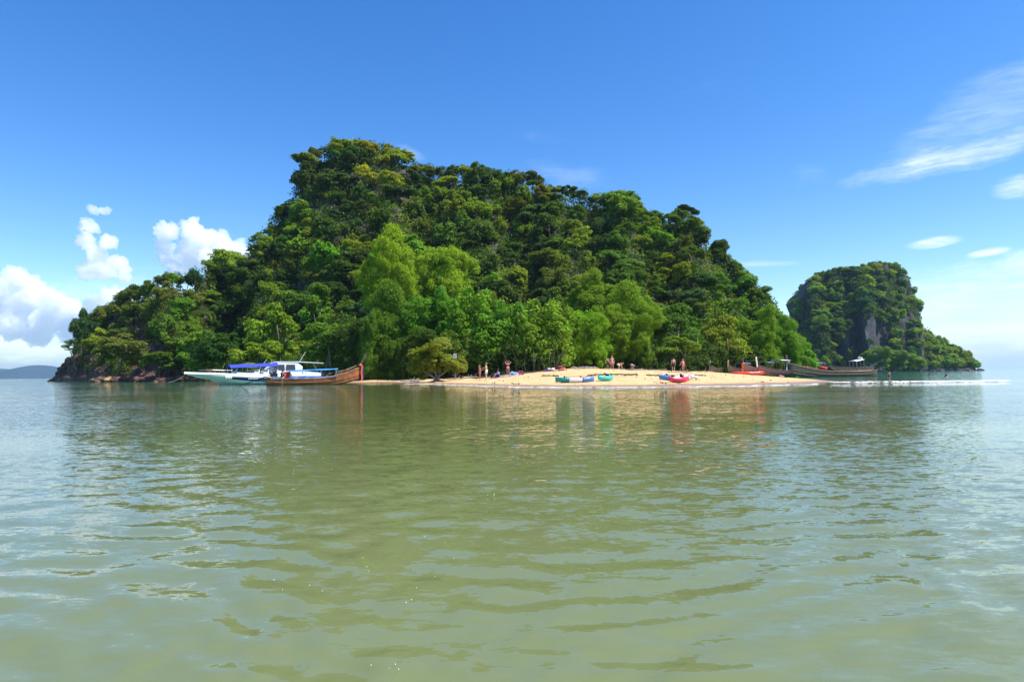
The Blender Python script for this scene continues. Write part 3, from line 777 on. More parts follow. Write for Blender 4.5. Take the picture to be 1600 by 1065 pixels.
for (x, y, rx, rz, Y, pr, tn, lab) in BT:
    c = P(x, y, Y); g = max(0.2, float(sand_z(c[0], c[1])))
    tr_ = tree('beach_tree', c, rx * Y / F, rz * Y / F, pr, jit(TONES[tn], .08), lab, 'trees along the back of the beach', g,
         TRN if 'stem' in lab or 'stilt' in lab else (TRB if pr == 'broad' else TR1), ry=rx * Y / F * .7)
    if pr == 'feather':
        for q_ in range(4):
            k_ = rnd.uniform(.5, .75); o2 = link('crown', rnd.choice(PROTO['feather']), tr_); c1 = [ch for ch in tr_.children if ch.name.startswith('crown')][0]
            o2.scale = (c1.scale[0] * k_, c1.scale[1] * k_, c1.scale[2] * k_); o2.color = c1.color; o2.rotation_euler = (rnd.uniform(-.3, .3), rnd.uniform(-.3, .3), rnd.uniform(0, 6))
            sx_ = (-1, 1, -1, 1)[q_]; o2.location = (sx_ * c1.scale[0] * rnd.uniform(.2, .5), -c1.scale[1] * rnd.uniform(.1, .5), c1.location[2] + c1.scale[2] * ((.25, .2, -.45, -.5)[q_] + rnd.uniform(-.1, .1)))
# yellow beach shrub of three crowns
c = P(676, 575, 74); g = on_sand(682, 74)
root = empty('beach_shrub', 'yellow green gnarled shrub alone on the sand with bare trunk and roots', 'shrub', g)
for (x, y, rx, rz) in ((655, 562, 22, 20), (672, 548, 20, 15), (690, 545, 22, 13), (704, 568, 22, 17), (666, 572, 26, 15), (682, 560, 24, 17), (646, 571, 14, 13), (716, 574, 12, 10)):
    q = P(x, y, 74 + rnd.uniform(-1, 1)); o = link('crown', rnd.choice(PROTO['broad'] + PROTO['dense']), root)
    o.location = (q[0] - g.x, q[1] - g.y, q[2] - g.z); s = .074; o.scale = (rx * s, rx * s, rz * s); o.color = (.27, .31, .035, 1)
    o.rotation_euler = (rnd.uniform(-.5, .5), rnd.uniform(-.5, .5), rnd.uniform(0, 6))
b = MB()
for a in range(7):
    dx = rnd.uniform(-2.2, 1.8); b.tube([(rnd.uniform(-.15, .15), 0, -.1), (dx * .25, rnd.uniform(-.2, .2), .6), (dx * .7, rnd.uniform(-.8, .8), 1.1), (dx, rnd.uniform(-1, 1), 1.9)], [.11, .08, .05, .02])
b.build('trunk', bark_pale, root, True)
b = MB()
for a in range(9):
    th = a * .7 + rnd.uniform(-.2, .2); l = rnd.uniform(.7, 1.8)
    b.tube([(0, 0, .25), (l * .4 * math.cos(th), l * .4 * math.sin(th), .12), (l * math.cos(th), l * math.sin(th), -.05)], [.07, .05, .02], 5)
b.build('root', bark_pale, root, True)

# undergrowth that covers the slopes between the trees
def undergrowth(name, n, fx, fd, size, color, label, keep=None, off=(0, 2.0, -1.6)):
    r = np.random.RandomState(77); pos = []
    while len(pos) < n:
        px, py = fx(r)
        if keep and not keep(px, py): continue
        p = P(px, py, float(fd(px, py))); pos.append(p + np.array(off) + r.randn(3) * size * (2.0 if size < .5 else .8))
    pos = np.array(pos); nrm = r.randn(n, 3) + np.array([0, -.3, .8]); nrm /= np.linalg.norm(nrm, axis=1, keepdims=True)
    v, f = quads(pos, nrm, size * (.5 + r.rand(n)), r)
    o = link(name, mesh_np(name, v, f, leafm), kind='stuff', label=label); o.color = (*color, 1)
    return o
def clumps(name, n, leaves, fpos, R, size, color, label, seed):
    r = np.random.RandomState(seed); pos = []; nr = []
    for k in range(n):
        c = fpos(r); q = R * r.uniform(.5, 1.5); st_ = np.array([q * r.uniform(.8, 1.4), q, q * r.uniform(.7, 1.5)])
        u = r.randn(leaves, 3) + np.array([0, 0, .3]); u /= np.linalg.norm(u, axis=1, keepdims=True)
        pos.append(c + u * st_ * (.6 + .5 * r.rand(leaves))[:, None]); nr.append(u * .8 + r.randn(leaves, 3) * .5 + np.array([0, 0, .4]))
    pos = np.concatenate(pos); nrm = np.concatenate(nr); nrm /= np.linalg.norm(nrm, axis=1, keepdims=True)
    v, f = quads(pos, nrm, size * (.5 + r.rand(len(pos))), r)
    o = link(name, mesh_np(name, v, f, leafm), kind='stuff', label=label); o.color = (*color, 1)
def f_slope(r):
    px = 322 + 950 * r.rand(); tp = float(top(px)) + 5; py = tp + (590 - tp) * r.rand() ** 1.1; return P(px, py, float(depth(px, py))) + np.array([0, .6, -.8])
def f_head(r):
    px = 116 + 225 * r.rand(); tp = float(top(px)) + 9; py = tp + (574 - tp) * r.rand(); return P(px, py, float(depth(px, py))) + np.array([0, .6, -.8])
def f_sky(r):
    px = 118 + 1148 * r.rand(); py = float(top(px)) + r.uniform(1, 9); return P(px, py, float(depth(px, py)) + 1)
def f_shore(r):
    px = 380 + 880 * r.rand(); Y = float(np.interp(px, [380, 560, 640, 860, 880, 1100, 1260], [112, 99, 89, 82, 90, 92, 116])) + r.uniform(0, 9)
    X = (px - 800) / F * Y; return np.array([X, Y, max(.2, float(sand_z(X, Y))) + r.uniform(.2, 2.6)])
clumps('undergrowth', 1500, 70, f_slope, 1.5, .26, (.110, .190, .020), 'mid green leafy undergrowth filling the forest of the main hill', 1)
clumps('undergrowth', 900, 70, f_slope, 1.3, .26, (.210, .260, .022), 'yellow green vines and saplings over the forest of the main hill', 2)
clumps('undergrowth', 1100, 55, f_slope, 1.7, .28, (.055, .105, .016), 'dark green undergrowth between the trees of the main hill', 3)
clumps('undergrowth', 420, 70, f_head, 1.3, .25, (.095, .130, .020), 'olive green undergrowth between the headland trees', 4)
clumps('treetops', 420, 60, f_sky, .8, .20, (.070, .120, .018), 'small twiggy treetops fringing the skyline of the island', 5)
clumps('shore_shrubs', 700, 80, f_shore, .9, .13, (.050, .090, .018), 'low dark shrubs under the beach trees', 6)
clumps('shore_shrubs', 260, 80, f_shore, .8, .13, (.110, .190, .022), 'fresh green low shrubs at the edge of the sand', 7)
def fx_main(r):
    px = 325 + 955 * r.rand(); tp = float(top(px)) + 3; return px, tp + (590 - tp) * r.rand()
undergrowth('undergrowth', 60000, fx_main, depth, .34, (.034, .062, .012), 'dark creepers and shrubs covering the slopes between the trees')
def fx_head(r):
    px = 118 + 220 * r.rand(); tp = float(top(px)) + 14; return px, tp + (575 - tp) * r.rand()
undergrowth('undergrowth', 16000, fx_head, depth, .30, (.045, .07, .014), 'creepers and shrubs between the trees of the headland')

# right rock vegetation: crowns singly, creepers as a mass
def rock_zone(x, y): return 'on the sunny top of the limestone rock' if y < 450 else ('clinging to the face of the limestone rock' if x > 1300 else 'on the left flank of the limestone rock')
def on_cliff(x, y):  # bare stone
    return (x > 1392 and y > 430) or (y > 497 and x > 1318) or (x > 1300 and y > 530)
k = 0
while k < 175:
    x = rnd.uniform(1236, 1440); y = rnd.uniform(408, 572); R = rnd.uniform(6, 12)
    if y < float(top2(x)) + R * .5: continue
    if on_cliff(x, y) and rnd.random() < (.1 if x > 1392 else .85): continue
    Y = float(depth2(x, y)) - 2; s = Y / F * R
    t = rnd.choices(['dark', 'mid', 'light', 'yellow', 'olive', 'blue'], [20, 30, 25, 12 if y < 450 else 0, 15, 15])[0]  # yellow only near the top: sunlight there is put into the leaf colour
    lab = f"{WORD[t]} tree {rock_zone(x, y)}"
    tree('cliff_tree', P(x, y, Y), s * 1.15, s * .95, rnd.choice(['hill', 'tuft']), jit(tuple(c_ * 1.3 for c_ in TONES[t])), lab, lab.replace('tree', 'trees', 1)); k += 1
x = 1238.0
while x < 1442:
    R = rnd.uniform(5, 8); y = float(top2(x)) + R * .8; Y = float(depth2(x, y)); s = Y / F * R
    t = rnd.choice(['light', 'mid', 'olive', 'dark'])
    lab = f"small {WORD[t]} tree on the rim of the limestone rock"
    tree('cliff_tree', P(x, y, Y), s * 1.2, s, rnd.choice(['hill', 'tuft']), jit(tuple(c_ * 1.3 for c_ in TONES[t])), lab, lab.replace('tree', 'trees', 1)); x += R * 1.3
for i in range(60):
    x = rnd.uniform(1440, 1522); R = rnd.uniform(6, 10); y = rnd.uniform(float(top3(x)) + R * .8, 570)
    if y > 572: continue
    Y = float(depth3(x, y)) - 3; s = Y / F * R; t = rnd.choice(['light', 'mid', 'olive', 'light'])
    lab = f"{WORD[t]} tree on the low point at the far right"
    tree('point_tree', P(x, y, Y), s * 1.1, s, rnd.choice(['hill', 'tuft']), jit(tuple(c_ * 1.3 for c_ in TONES[t])), lab, lab.replace('tree', 'trees', 1))
for (x, y, rx, rz, lab) in ((1374, 560, 26, 20, 'bright green tree at the foot of the limestone cliff, left of three'), (1402, 563, 24, 17, 'bright green tree at the foot of the limestone cliff, middle of three'),
                            (1426, 565, 18, 14, 'bright green tree at the foot of the limestone cliff, right of three')):
    special(x, y, rx, rz, 372, 'dense', 'bright', 'foot_tree', lab, ground=0.0, col=(.17, .27, .03))
def fx_r(r):
    px = 1234 + 204 * r.rand(); tp = float(top2(px)) + 3; return px, tp + (575 - tp) * r.rand()
undergrowth('creepers', 26000, fx_r, depth2, .75, (.060, .092, .020), 'creepers hanging on the limestone rock', keep=lambda x, y: not on_cliff(x, y) or fbm(x * .03, y * .02, 8) > (-.25 if x > 1392 else .08), off=(0, 0, .5))
def fx_p(r):
    px = 1428 + 98 * r.rand(); tp = float(top3(px)) + 6; return px, tp + (572 - tp) * r.rand()
undergrowth('creepers', 7000, fx_p, depth3, .7, (.075, .115, .022), 'low scrub covering the point at the far right', off=(0, -2, .5))
#@@OBJECTS@@
# ---------------------------------------------------------------- materials of the made things
wood = mat('varnished_wood', (.32, .095, .030), .38, var=.35, vscale=2.5, bump=.2, bscale=8)
wood_lt = mat('pale_wood', (.36, .20, .10), .5, var=.3, vscale=3)
wood_dk = mat('weathered_wood', (.085, .05, .035), .75, var=.35, vscale=3)
wood_grey = mat('grey_wood', (.075, .062, .042), .8, var=.3, vscale=3)
white = mat('white_gelcoat', (.78, .79, .80), .22)
white_cloth = mat('white_cloth', (.75, .74, .72), .85)
aqua = mat('aqua_hull', (.62, .76, .75), .25)
navy = mat('navy_hull', (.018, .035, .16), .22)
bluecloth = mat('royal_blue_cloth', (.03, .05, .42), .8)
skycloth = mat('sky_blue_tarp', (.05, .28, .62), .7)
bluetarp = mat('blue_tarp', (.05, .16, .50), .7)
glass = mat('tinted_glass', (.03, .03, .05), .08, spec=.8)
steel = mat('steel', (.45, .45, .46), .3, metal=.9)
black = mat('black_rubber', (.015, .015, .017), .5)
redcloth = mat('red_cloth', (.62, .05, .03), .75)
orange = mat('orange_red_ribbon', (.85, .12, .04), .7)
purple = mat('dark_blue_ribbon', (.04, .04, .22), .7)
teal_p = mat('teal_plastic', (.01, .22, .22), .3); turq = mat('turquoise_plastic', (.05, .50, .42), .3)
blue_p = mat('blue_plastic', (.06, .20, .55), .3); pink_p = mat('pink_red_plastic', (.62, .04, .10), .3); red_p = mat('red_plastic', (.75, .05, .03), .3)
skin_m = mat('sunburnt_skin', (.45, .20, .13), .55); skin_l = mat('pale_skin', (.58, .34, .22), .55)
hair_m = mat('dark_hair', (.03, .018, .012), .7); hair_b = mat('fair_hair', (.28, .17, .08), .7)
cl_black = mat('black_cloth', (.02, .02, .024), .85); cl_white = mat('pale_cloth', (.66, .60, .52), .85); cl_red = mat('maroon_cloth', (.20, .02, .04), .85)
cl_blue = mat('pale_blue_cloth', (.22, .33, .62), .85); cl_pink = mat('pink_cloth', (.65, .22, .20), .85); cl_purple = mat('purple_cloth', (.16, .10, .30), .85)
rope_m = mat('rope', (.38, .33, .25), .9)

def rope(label, a, b_, sag=.25, r=.02, m=rope_m):
    a, b_ = Vector(a), Vector(b_); pts = []
    for i in range(9):
        q = i / 8; p = a.lerp(b_, q); p.z -= sag * 4 * q * (1 - q); pts.append(p - a)
    o = MB().tube(pts, r, 5).build('rope', m, None, True, label=label, category='rope'); o.location = a
    return o
def sheer_hull(Lh, beam, depth_, prow, stern, n=22, rocker=.25, full=.55, stern_w=.5):
    """stations along x (bow = +): half beam, keel height, sheer height"""
    st = []
    for i in range(n):
        q = i / (n - 1); x = -Lh / 2 + Lh * q
        w = beam / 2 * (stern_w + (1 - stern_w) * min(1, q / .35) ** .8) if q < .35 else beam / 2 * (1 - ((q - .35) / .65) ** 2.2 * .985)
        keel = rocker * max(0, (q - .62) / .38) ** 2 * 2.2 + .12 * max(0, (.2 - q) / .2)
        sheer = depth_ + prow * max(0, (q - .45) / .55) ** 2 + stern * max(0, (.25 - q) / .25) ** 1.5
        st.append((x, w, keel, sheer))
    return st
def hull_parts(st, m, parent, m_rim, inner=wood_dk, k=7, floor=.35, base=0.0):
    b = MB(); secs = []
    for x, w, kz, sz in st:
        s = []
        for j in range(-k, k + 1):
            a = abs(j) / k; yy = w * math.sin(a * math.pi / 2) ** .75 * (1 if j > 0 else -1) if j else 0
            s.append((x, yy, base + kz + (sz - kz) * (1 - math.cos(a * math.pi / 2) ** 1.0) ** 1.15))
        secs.append(s)
    b.loft(secs); hull = b.build('hull', m, parent, True)
    # inside of the hull
    b = MB(); secs = []
    for x, w, kz, sz in st[1:-2]:
        w2 = max(.02, w - .06); f = base + kz + floor * (sz - kz)
        secs.append([(x, -w2, base + sz + .012), (x, -w2 * .93, f), (x, w2 * .93, f), (x, w2, base + sz + .012)])
    b.loft(secs, cap=False); b.build('hull_floor', inner, parent)
    for sgn in (-1, 1):
        b = MB(); b.tube([(x, sgn * w, base + sz + .02) for x, w, kz, sz in st], .05, 6); b.build('gunwale', m_rim, parent, True)
    # raised plank lines
    for q in (.45, .72):
        for sgn in (-1, 1):
            b = MB(); pts = []
            for x, w, kz, sz in st[:-1]:
                a = q; pts.append((x, sgn * (w * math.sin(a * math.pi / 2) ** .75 + .012), base + kz + (sz - kz) * (1 - math.cos(a * math.pi / 2)) ** 1.15))
            b.tube(pts, .02, 4); b.build('strake', m_rim, parent)
    return hull
def canopy(parent, x0, x1, w, z, m, posts=3, z0=.7, arch=.15, pm=wood_lt, rise=0.0):
    b = MB(); secs = []
    for i in range(9):
        q = i / 8; x = x0 + (x1 - x0) * q; s = []; zz = z + rise * q
        for j in range(9):
            t = j / 8 * 2 - 1; s.append((x, t * w, zz + arch * (1 - t * t) + .015 * math.sin(i * 1.9 + j)))
        for j in range(8, -1, -1):
            t = j / 8 * 2 - 1; s.append((x, t * w * .99, zz - .04 + arch * (1 - t * t) + .015 * math.sin(i * 1.9 + j)))
        secs.append(s)
    b.loft(secs, closed=True); c = b.build('canopy', m, parent)
    for i in range(posts):
        q = i / (posts - 1); x = x0 + .15 + (x1 - x0 - .3) * q
        for s in (-1, 1): MB().tube([(x, s * w * .85, z0), (x, s * w * .92, z + rise * q + .02)], .025, 5).build('canopy_post', pm, parent)
    return c
def motor(parent, x, z, length, lift, raised=True):
    r = empty  # engine block, handle and long shaft over the stern
    b = MB().box((x, 0, z + .25), (.75, .42, .38)).box((x + .05, 0, z + .5), (.4, .3, .14)).tube([(x + .1, .1, z + .5), (x + .1, .12, z + .78)], .05)
    e = b.build('engine', black, parent)
    MB().box((x + .05, 0, z + .61), (.3, .22, .10)).build('engine_cover', mat('engine_blue', (.02, .1, .3), .4), e)
    MB().tube([(x + .4, 0, z + .35), (x + 1.3, .25, z + .6)], .025).build('tiller', steel, parent)
    tip = (x - length, 0, z + lift)
    MB().tube([(x - .35, 0, z + .25), tip], [.055, .04], 6).build('propeller_shaft', black, parent)
    p = MB()
    for k in range(3):
        a = k * 2.094; p.box((tip[0] - .02, math.sin(a) * .12, tip[2] + math.cos(a) * .12), (.03, .10, .22), Matrix.Rotation(-a, 3, 'X'))
    p.build('propeller', steel, parent)
    MB().tube([(x - .35, 0, z - .02), (x - length * .6, 0, z + lift * .6 - .12)], .02).build('shaft_guard', steel, parent)
def prow_post(parent, x, z, h, lean, m, ribbon=None, r=.10):
    b = MB(); secs = []
    for i in range(6):
        q = i / 5; xx = x + lean * q; zz = z + h * q; a = r * (1 + .25 * q); c_ = r * .7
        secs.append([(xx - a, -c_, zz + a * .5), (xx + a, -c_ * .7, zz - a * .5), (xx + a, c_ * .7, zz - a * .5), (xx - a, c_, zz + a * .5)])
    b.loft(secs, closed=True); b.build('prow', m, parent)
    if ribbon:
        q = .28; c_ = (x + lean * q, 0, z + h * q)
        b = MB().ball(c_, r * 1.9, 8, (1, 1, .8)); kn = b.build('ribbon_knot', ribbon[0], parent, True)
        for i, m_ in enumerate(ribbon):
            xo = c_[0] + .13 + i * .14; yo = -.12 + i * .15; secs = []
            for j in range(8):
                zz = c_[2] - (ribbon_len * j / 7); wv = .03 * math.sin(j * 1.4 + i)
                secs.append([(xo - .08 + wv, yo - .03, zz), (xo + .08 + wv, yo - .03, zz), (xo + .09 + wv, yo + .03, zz), (xo - .07 + wv, yo + .03, zz)])
            MB().loft(secs, closed=True).build('ribbon', m_, parent)
ribbon_len = 1.75

# ---- brown longtail boat nosed onto the sand
A = P(418, 600, 68.5); B = P(560, 597, 71.5)
dv = Vector((B[0] - A[0], B[1] - A[1], 0)); Lh = dv.length * 1.02; ang_ = math.atan2(dv.y, dv.x)
lt = empty('longtail_boat', 'varnished brown longtail boat with red ribboned prow, nosed onto the sand on the left', 'boat', ((A[0] + B[0]) / 2, (A[1] + B[1]) / 2, -.12), ang_)
st = sheer_hull(Lh, 2.0, .78, 1.15, .18, rocker=.32)
hull_parts(st, wood, lt, wood_lt)
xb = st[-1][0]
MB().loft([[(xb - 2.6, -.62, 1.22), (xb - 2.6, .62, 1.22), (xb - 2.6, .62, 1.26), (xb - 2.6, -.62, 1.26)], [(xb - .2, -.06, 1.98), (xb - .2, .06, 1.98), (xb - .2, .06, 2.02), (xb - .2, -.06, 2.02)]], closed=True).build('foredeck', wood_lt, lt)
prow_post(lt, xb - .12, 1.75, 1.75, .85, wood_dk, (orange, purple))
for i, x in enumerate((-1.0, .2, 1.3, 2.2)): MB().box((x, 0, .78 + .05 * i), (.28, 1.7 - .12 * i, .05)).build('thwart', wood_lt, lt)
# blue tarp over the middle
b = MB(); secs = []
for i in range(14):
    q = i / 13; x = -2.6 + 4.9 * q; w = .98 - .12 * q; secs.append([(x, w * t, .84 + .12 * q + .16 * (1 - t * t) + .03 * math.sin(i * 2 + t * 5)) for t in (-1, -.6, -.2, .2, .6, 1)])
b.loft(secs, cap=False); b.build('hull_cover', bluetarp, lt)
canopy(lt, -2.6, 2.5, .85, 1.62, skycloth, 4, .8, .10, steel, rise=.18)
motor(lt, -Lh / 2 + .75, .98, 4.3, -1.15)
MB().box((-Lh / 2 + .9, -.9, .88), (.9, .02, .28)).build('name_board', navy, lt)
for k in range(6):
    x = -Lh / 2 + .55 + k * .14
    MB().box((x, -.915, .88), (.03, .012, .20 - .05 * (k % 2))).build('lettering', white, lt)
for sgn in (-1, 1): MB().tube([(xb - 3.6, sgn * .72, 1.05), (xb - 3.2, sgn * .7, 1.34), (xb - 1.5, sgn * .45, 1.72), (xb - .3, 0, 2.2)], .03).build('rail', wood_lt, lt)
def at_boat(boat, x, y, z):
    c, s = math.cos(boat.rotation_euler.z), math.sin(boat.rotation_euler.z)
    return Vector((boat.location.x + c * x - s * y, boat.location.y + s * x + c * y, boat.location.z + z))
for k, (x, y, z) in enumerate(((-2.9, -.3, 1.02), (-2.5, -.35, 1.05), (-2.7, -.25, 1.28))):
    o = MB().box((0, -.1, 0), (.34, .1, .46)).box((0, .1, 0), (.34, .1, .46)).tube([(-.1, -.1, .23), (-.1, 0, .32), (-.1, .1, .23)], .045).tube([(.1, -.1, .23), (.1, 0, .32), (.1, .1, .23)], .045).build('life_jacket', redcloth)
    o.location = at_boat(lt, x, y, z); o.rotation_euler = (rnd.uniform(-.4, .4), .3, rnd.uniform(0, 3))
    o['label'] = 'red life jacket in the heap amidships in the brown longtail boat'; o['category'] = 'life jacket'; o['group'] = 'life jackets heaped in the brown longtail boat'
rope('thin rope hanging from the stern side of the brown longtail boat into the water', at_boat(lt, -Lh / 2 + 1.6, -.9, 1.3), at_boat(lt, -Lh / 2 + 1.6, -1.0, .0), .0, .015)
MB_ = MB().tube([(-.5, 0, .0), (0, 0, .55), (.45, 0, 0), (-.5, 0, 0)], .03).tube([(0, 0, .55), (.1, .4, 0)], .03)
o = MB_.build('boarding_ladder', steel, lt); o.location = (-Lh / 2 - .15, -.2, .05)

# ---- speedboats
def speedboat(label, stern, bow, Yd, hull_m, stripe, z0=-.35, canopy_kind='bimini', beam=2.5):
    a = P(stern[0], stern[1], Yd[0]); b_ = P(bow[0], bow[1], Yd[1]); d = Vector((b_[0] - a[0], b_[1] - a[1], 0)); Ls = d.length - 1.3
    r = empty('speedboat', label, 'boat', ((a[0] + b_[0]) / 2, (a[1] + b_[1]) / 2, z0), math.atan2(d.y, d.x))
    n = 24; lower = MB(); secs = []; band = MB(); bs = []; deck = MB(); ds = []
    for i in range(n):
        q = i / (n - 1); x = -Ls / 2 + Ls * q
        w = beam / 2 * (1 if q < .45 else (1 - ((q - .45) / .55) ** 2.3)) + .02
        wl = beam / 2 * .8 * (1 if q < .4 else max(0, 1 - ((q - .4) / .48) ** 1.8)) + .01
        kz = .0 if q < .45 else 1.30 * ((q - .45) / .55) ** 2.2
        sz = 1.25 + .35 * q ** 1.5; cz = .5 + .75 * max(0, (q - .3) / .7) ** 1.6; mz = (cz + sz) / 2 + .12
        ov = 1.35 * max(0, (q - .5) / .5) ** 1.6
        secs.append([(x + ov, -w, sz), (x + ov * .8, -w * .98, mz), (x + ov * .25 - ov * .4, -wl, cz * .9), (x - ov * .5, 0, kz), (x + ov * .25 - ov * .4, wl, cz * .9), (x + ov * .8, w * .98, mz), (x + ov, w, sz)])
        ds.append([(x + ov, -w, sz + .003), (x + ov, -w * .9, sz + .16), (x + ov, 0, sz + .22), (x + ov, w * .9, sz + .16), (x + ov, w, sz + .003)])
        if q < .72:
            pass
    lower.loft(secs); lower.build('hull', hull_m, r)
    deck.loft(ds, closed=False); deck.build('deck', white, r)
    for sgn in (-1, 1):
        b = MB(); ss = []
        for i, s_ in enumerate(secs):
            q = i / (n - 1)
            if q > .66: continue
            j = (1, 2) if sgn < 0 else (5, 4)
            t = Vector(s_[j[0]]); m_ = t.lerp(Vector(s_[j[1]]), .95 * (1 - q * .7)); off = Vector((0, sgn * .025, 0))
            ss.append([t + off, m_ + off, m_ + off * .2, t + off * .2])
        b.loft(ss, closed=True); b.build('side_stripe', stripe, r)
        b = MB(); ss = []
        for s_ in secs:
            j = (0, 1) if sgn < 0 else (6, 5); t = Vector(s_[j[0]]); m_ = t.lerp(Vector(s_[j[1]]), .85); off = Vector((0, sgn * .03, 0)); ss.append([t + off, m_ + off, m_ + off * .2, t + off * .2])
        b.loft(ss, closed=True); b.build('upper_side', white, r)
        MB().tube([(x_[0][0] if sgn < 0 else x_[-1][0], x_[0][1] if sgn < 0 else x_[-1][1], x_[0][2] + .02) for x_ in secs], .05).build('rub_rail', white, r)
    # bow pulpit
    for sgn in (-1, 1):
        MB().tube([(Ls * .12, sgn * 1.05, 1.55), (Ls * .14, sgn * 1.05, 1.95), (Ls * .34, sgn * .75, 2.05), (Ls * .48, 0, 2.02)], .02).build('handrail', steel, r)
    for k in range(2):
        x = -Ls / 2 - .28; y = -.45 + .9 * k
        MB().box((x, y, 1.45), (.5, .42, .62)).box((x - .02, y, .75), (.25, .2, .9)).ball((x - .05, y, .35), .16).build('outboard_motor', cl_black, r)
    return r, Ls
s1, L1 = speedboat('white and aqua speedboat with a royal blue awning and navy side stripe, leftmost boat', (452, 598), (298, 590), (80, 73), aqua, navy, -.25)
b = MB()
MB().loft([[(-1.0, -1.05, 1.35), (-1.0, 1.05, 1.35), (-1.0, 1.05, 1.62), (-1.0, -1.05, 1.62)], [(1.9, -.95, 1.40), (1.9, .95, 1.40), (1.9, .95, 1.48), (1.9, -.95, 1.48)]], closed=True).build('cockpit_coaming', white, s1)
MB().loft([[(1.1, -.9, 1.5), (1.1, .9, 1.5), (1.15, .9, 1.52), (1.15, -.9, 1.52)], [(.35, -.75, 2.1), (.35, .75, 2.1), (.4, .75, 2.12), (.4, -.75, 2.12)]], closed=True).build('windscreen', glass, s1)
canopy(s1, -4.0, 1.6, 1.05, 2.5, bluecloth, 4, 1.4, .38, steel, rise=-.24)
for x in (-3.6, -2.5, -1.4): MB().box((x, 0, 1.62), (.6, 1.9, .25)).box((x - .28, 0, 1.85), (.1, 1.9, .4)).build('seat', white, s1)
for k in range(7):
    MB().box((-.4 - k * .16, 1.285, .98), (.10, .012, .13 - .04 * (k % 2))).build('lettering', white, s1)
# tuft of pale rope and fenders hung at the bow
for k in range(3):
    MB().ball((1.6 + .25 * k, 1.2 - .05 * k, 1.15), .13, 8, (1, 1, 1.7)).build('fender', white_cloth, s1, True)
rope('mooring rope from the bow of the aqua speedboat down to the water', at_boat(s1, L1 / 2 + 1.2, 0, 1.5), P(262, 597.5, 72), .15, .022)
s2, L2 = speedboat('white cabin speedboat with hard top and tinted side windows behind the brown longtail', (508, 597), (372, 594), (83, 79), white, navy, -.3)
cb = MB(); secs = []
for x, zt, wd in ((-2.3, 2.5, .98), (-1.7, 3.08, 1.0), (.7, 3.12, .98), (1.5, 2.95, .9), (2.7, 1.72, .8)):
    secs.append([(x, -wd, 1.4), (x, -wd * .97, zt - .25), (x, -wd * .75, zt), (x, wd * .75, zt), (x, wd * .97, zt - .25), (x, wd, 1.4)])
cb.loft(secs, closed=True); cab = cb.build('cabin', white, s2)
for sgn in (-1, 1):
    for (xa, xb_) in ((-1.45, -.3), (-.2, 1.15)):
        MB().loft([[(xa, sgn * 1.0, 2.0), (xa, sgn * 1.012, 2.0), (xa + .06, sgn * 1.012, 2.72), (xa + .06, sgn * .98, 2.72)], [(xb_, sgn * .99, 2.0), (xb_, sgn * 1.005, 2.0), (xb_ - .06, sgn * 1.0, 2.72), (xb_ - .06, sgn * .97, 2.72)]], closed=True).build('cabin_window', glass, cab)
MB().loft([[(2.45, -.66, 1.92), (2.45, .66, 1.92), (2.5, .66, 1.94), (2.5, -.66, 1.94)], [(1.62, -.72, 2.72), (1.62, .72, 2.72), (1.68, .72, 2.74), (1.68, -.72, 2.74)]], closed=True).build('windscreen', glass, cab)
MB().loft([[(-4.9, -.9, 2.86), (-4.9, .9, 2.86), (-4.9, .9, 2.93), (-4.9, -.9, 2.93)], [(-1.7, -1, 3.02), (-1.7, 1, 3.02), (-1.7, 1, 3.12), (-1.7, -1, 3.12)], [(1.2, -.95, 3.02), (1.2, .95, 3.02), (1.2, .95, 3.1), (1.2, -.95, 3.1)]], closed=True).build('hard_top', white, s2)
for sgn in (-1, 1): MB().tube([(-4.3, sgn * .8, 1.4), (-3.7, sgn * .85, 2.9)], .03).build('roof_post', steel, s2)
MB().tube([(-2.0, .3, 3.1), (-2.7, .3, 4.35)], .025).build('antenna', white, s2)
MB().tube([(3.1, .4, 1.7), (1.9, .4, 3.4)], .025).build('flag_pole', white, s2)
MB().loft([[(-2.4, -.95, 1.42), (-2.4, .95, 1.42), (-2.4, .95, 1.9), (-2.4, -.95, 1.9)], [(-4.6, -.95, 1.42), (-4.6, .95, 1.42), (-4.6, .95, 1.66), (-4.6, -.95, 1.66)]], closed=True).build('rear_bench', white, s2)

# ---- longtail boats on the right behind the sand
def longtail(label, bow, stern, z, hm, rim, post_h, post_lean, post_m, rib=None, cnp=None, mot=None, beam=1.9, prow=.9, depth_=.75):
    a, b_ = Vector(stern), Vector(bow); d = b_ - a; d.z = 0
    r = empty('longtail_boat', label, 'boat', ((a.x + b_.x) / 2, (a.y + b_.y) / 2, z), math.atan2(d.y, d.x), group='longtail boats behind the sand spit')
    s_ = sheer_hull(d.length, beam, depth_, prow, .15, rocker=.3); hull_parts(s_, hm, r, rim)
    xe = s_[-1][0]; global ribbon_len; ribbon_len = 1.3
    prow_post(r, xe - .1, s_[-1][3] - .25, post_h, post_lean, post_m, rib, .11)
    for i in range(3): MB().box((-1.5 + i * 1.3, 0, depth_), (.25, beam * .85, .05)).build('thwart', rim, r)
    if cnp: canopy(r, *cnp)
    if mot: motor(r, s_[0][0] + .6, depth_ + .15, *mot)
    return r, d.length
def X_at(px, Y): d = ray(px, 580); return d[0] / d[1] * Y
def pt(px, Y): return (X_at(px, Y), Y, 0)
def gzat(px, Y): return max(-.2, float(sand_z(X_at(px, Y), Y)))
b1, _ = longtail('long grey and brown longtail boat afloat broadside, largest boat on the right', pt(1232, 98), pt(1366, 106), -.12, wood_grey, wood_lt, 1.5, .5, wood_dk, (white_cloth,), None, None, 2.1, 1.35, .95)
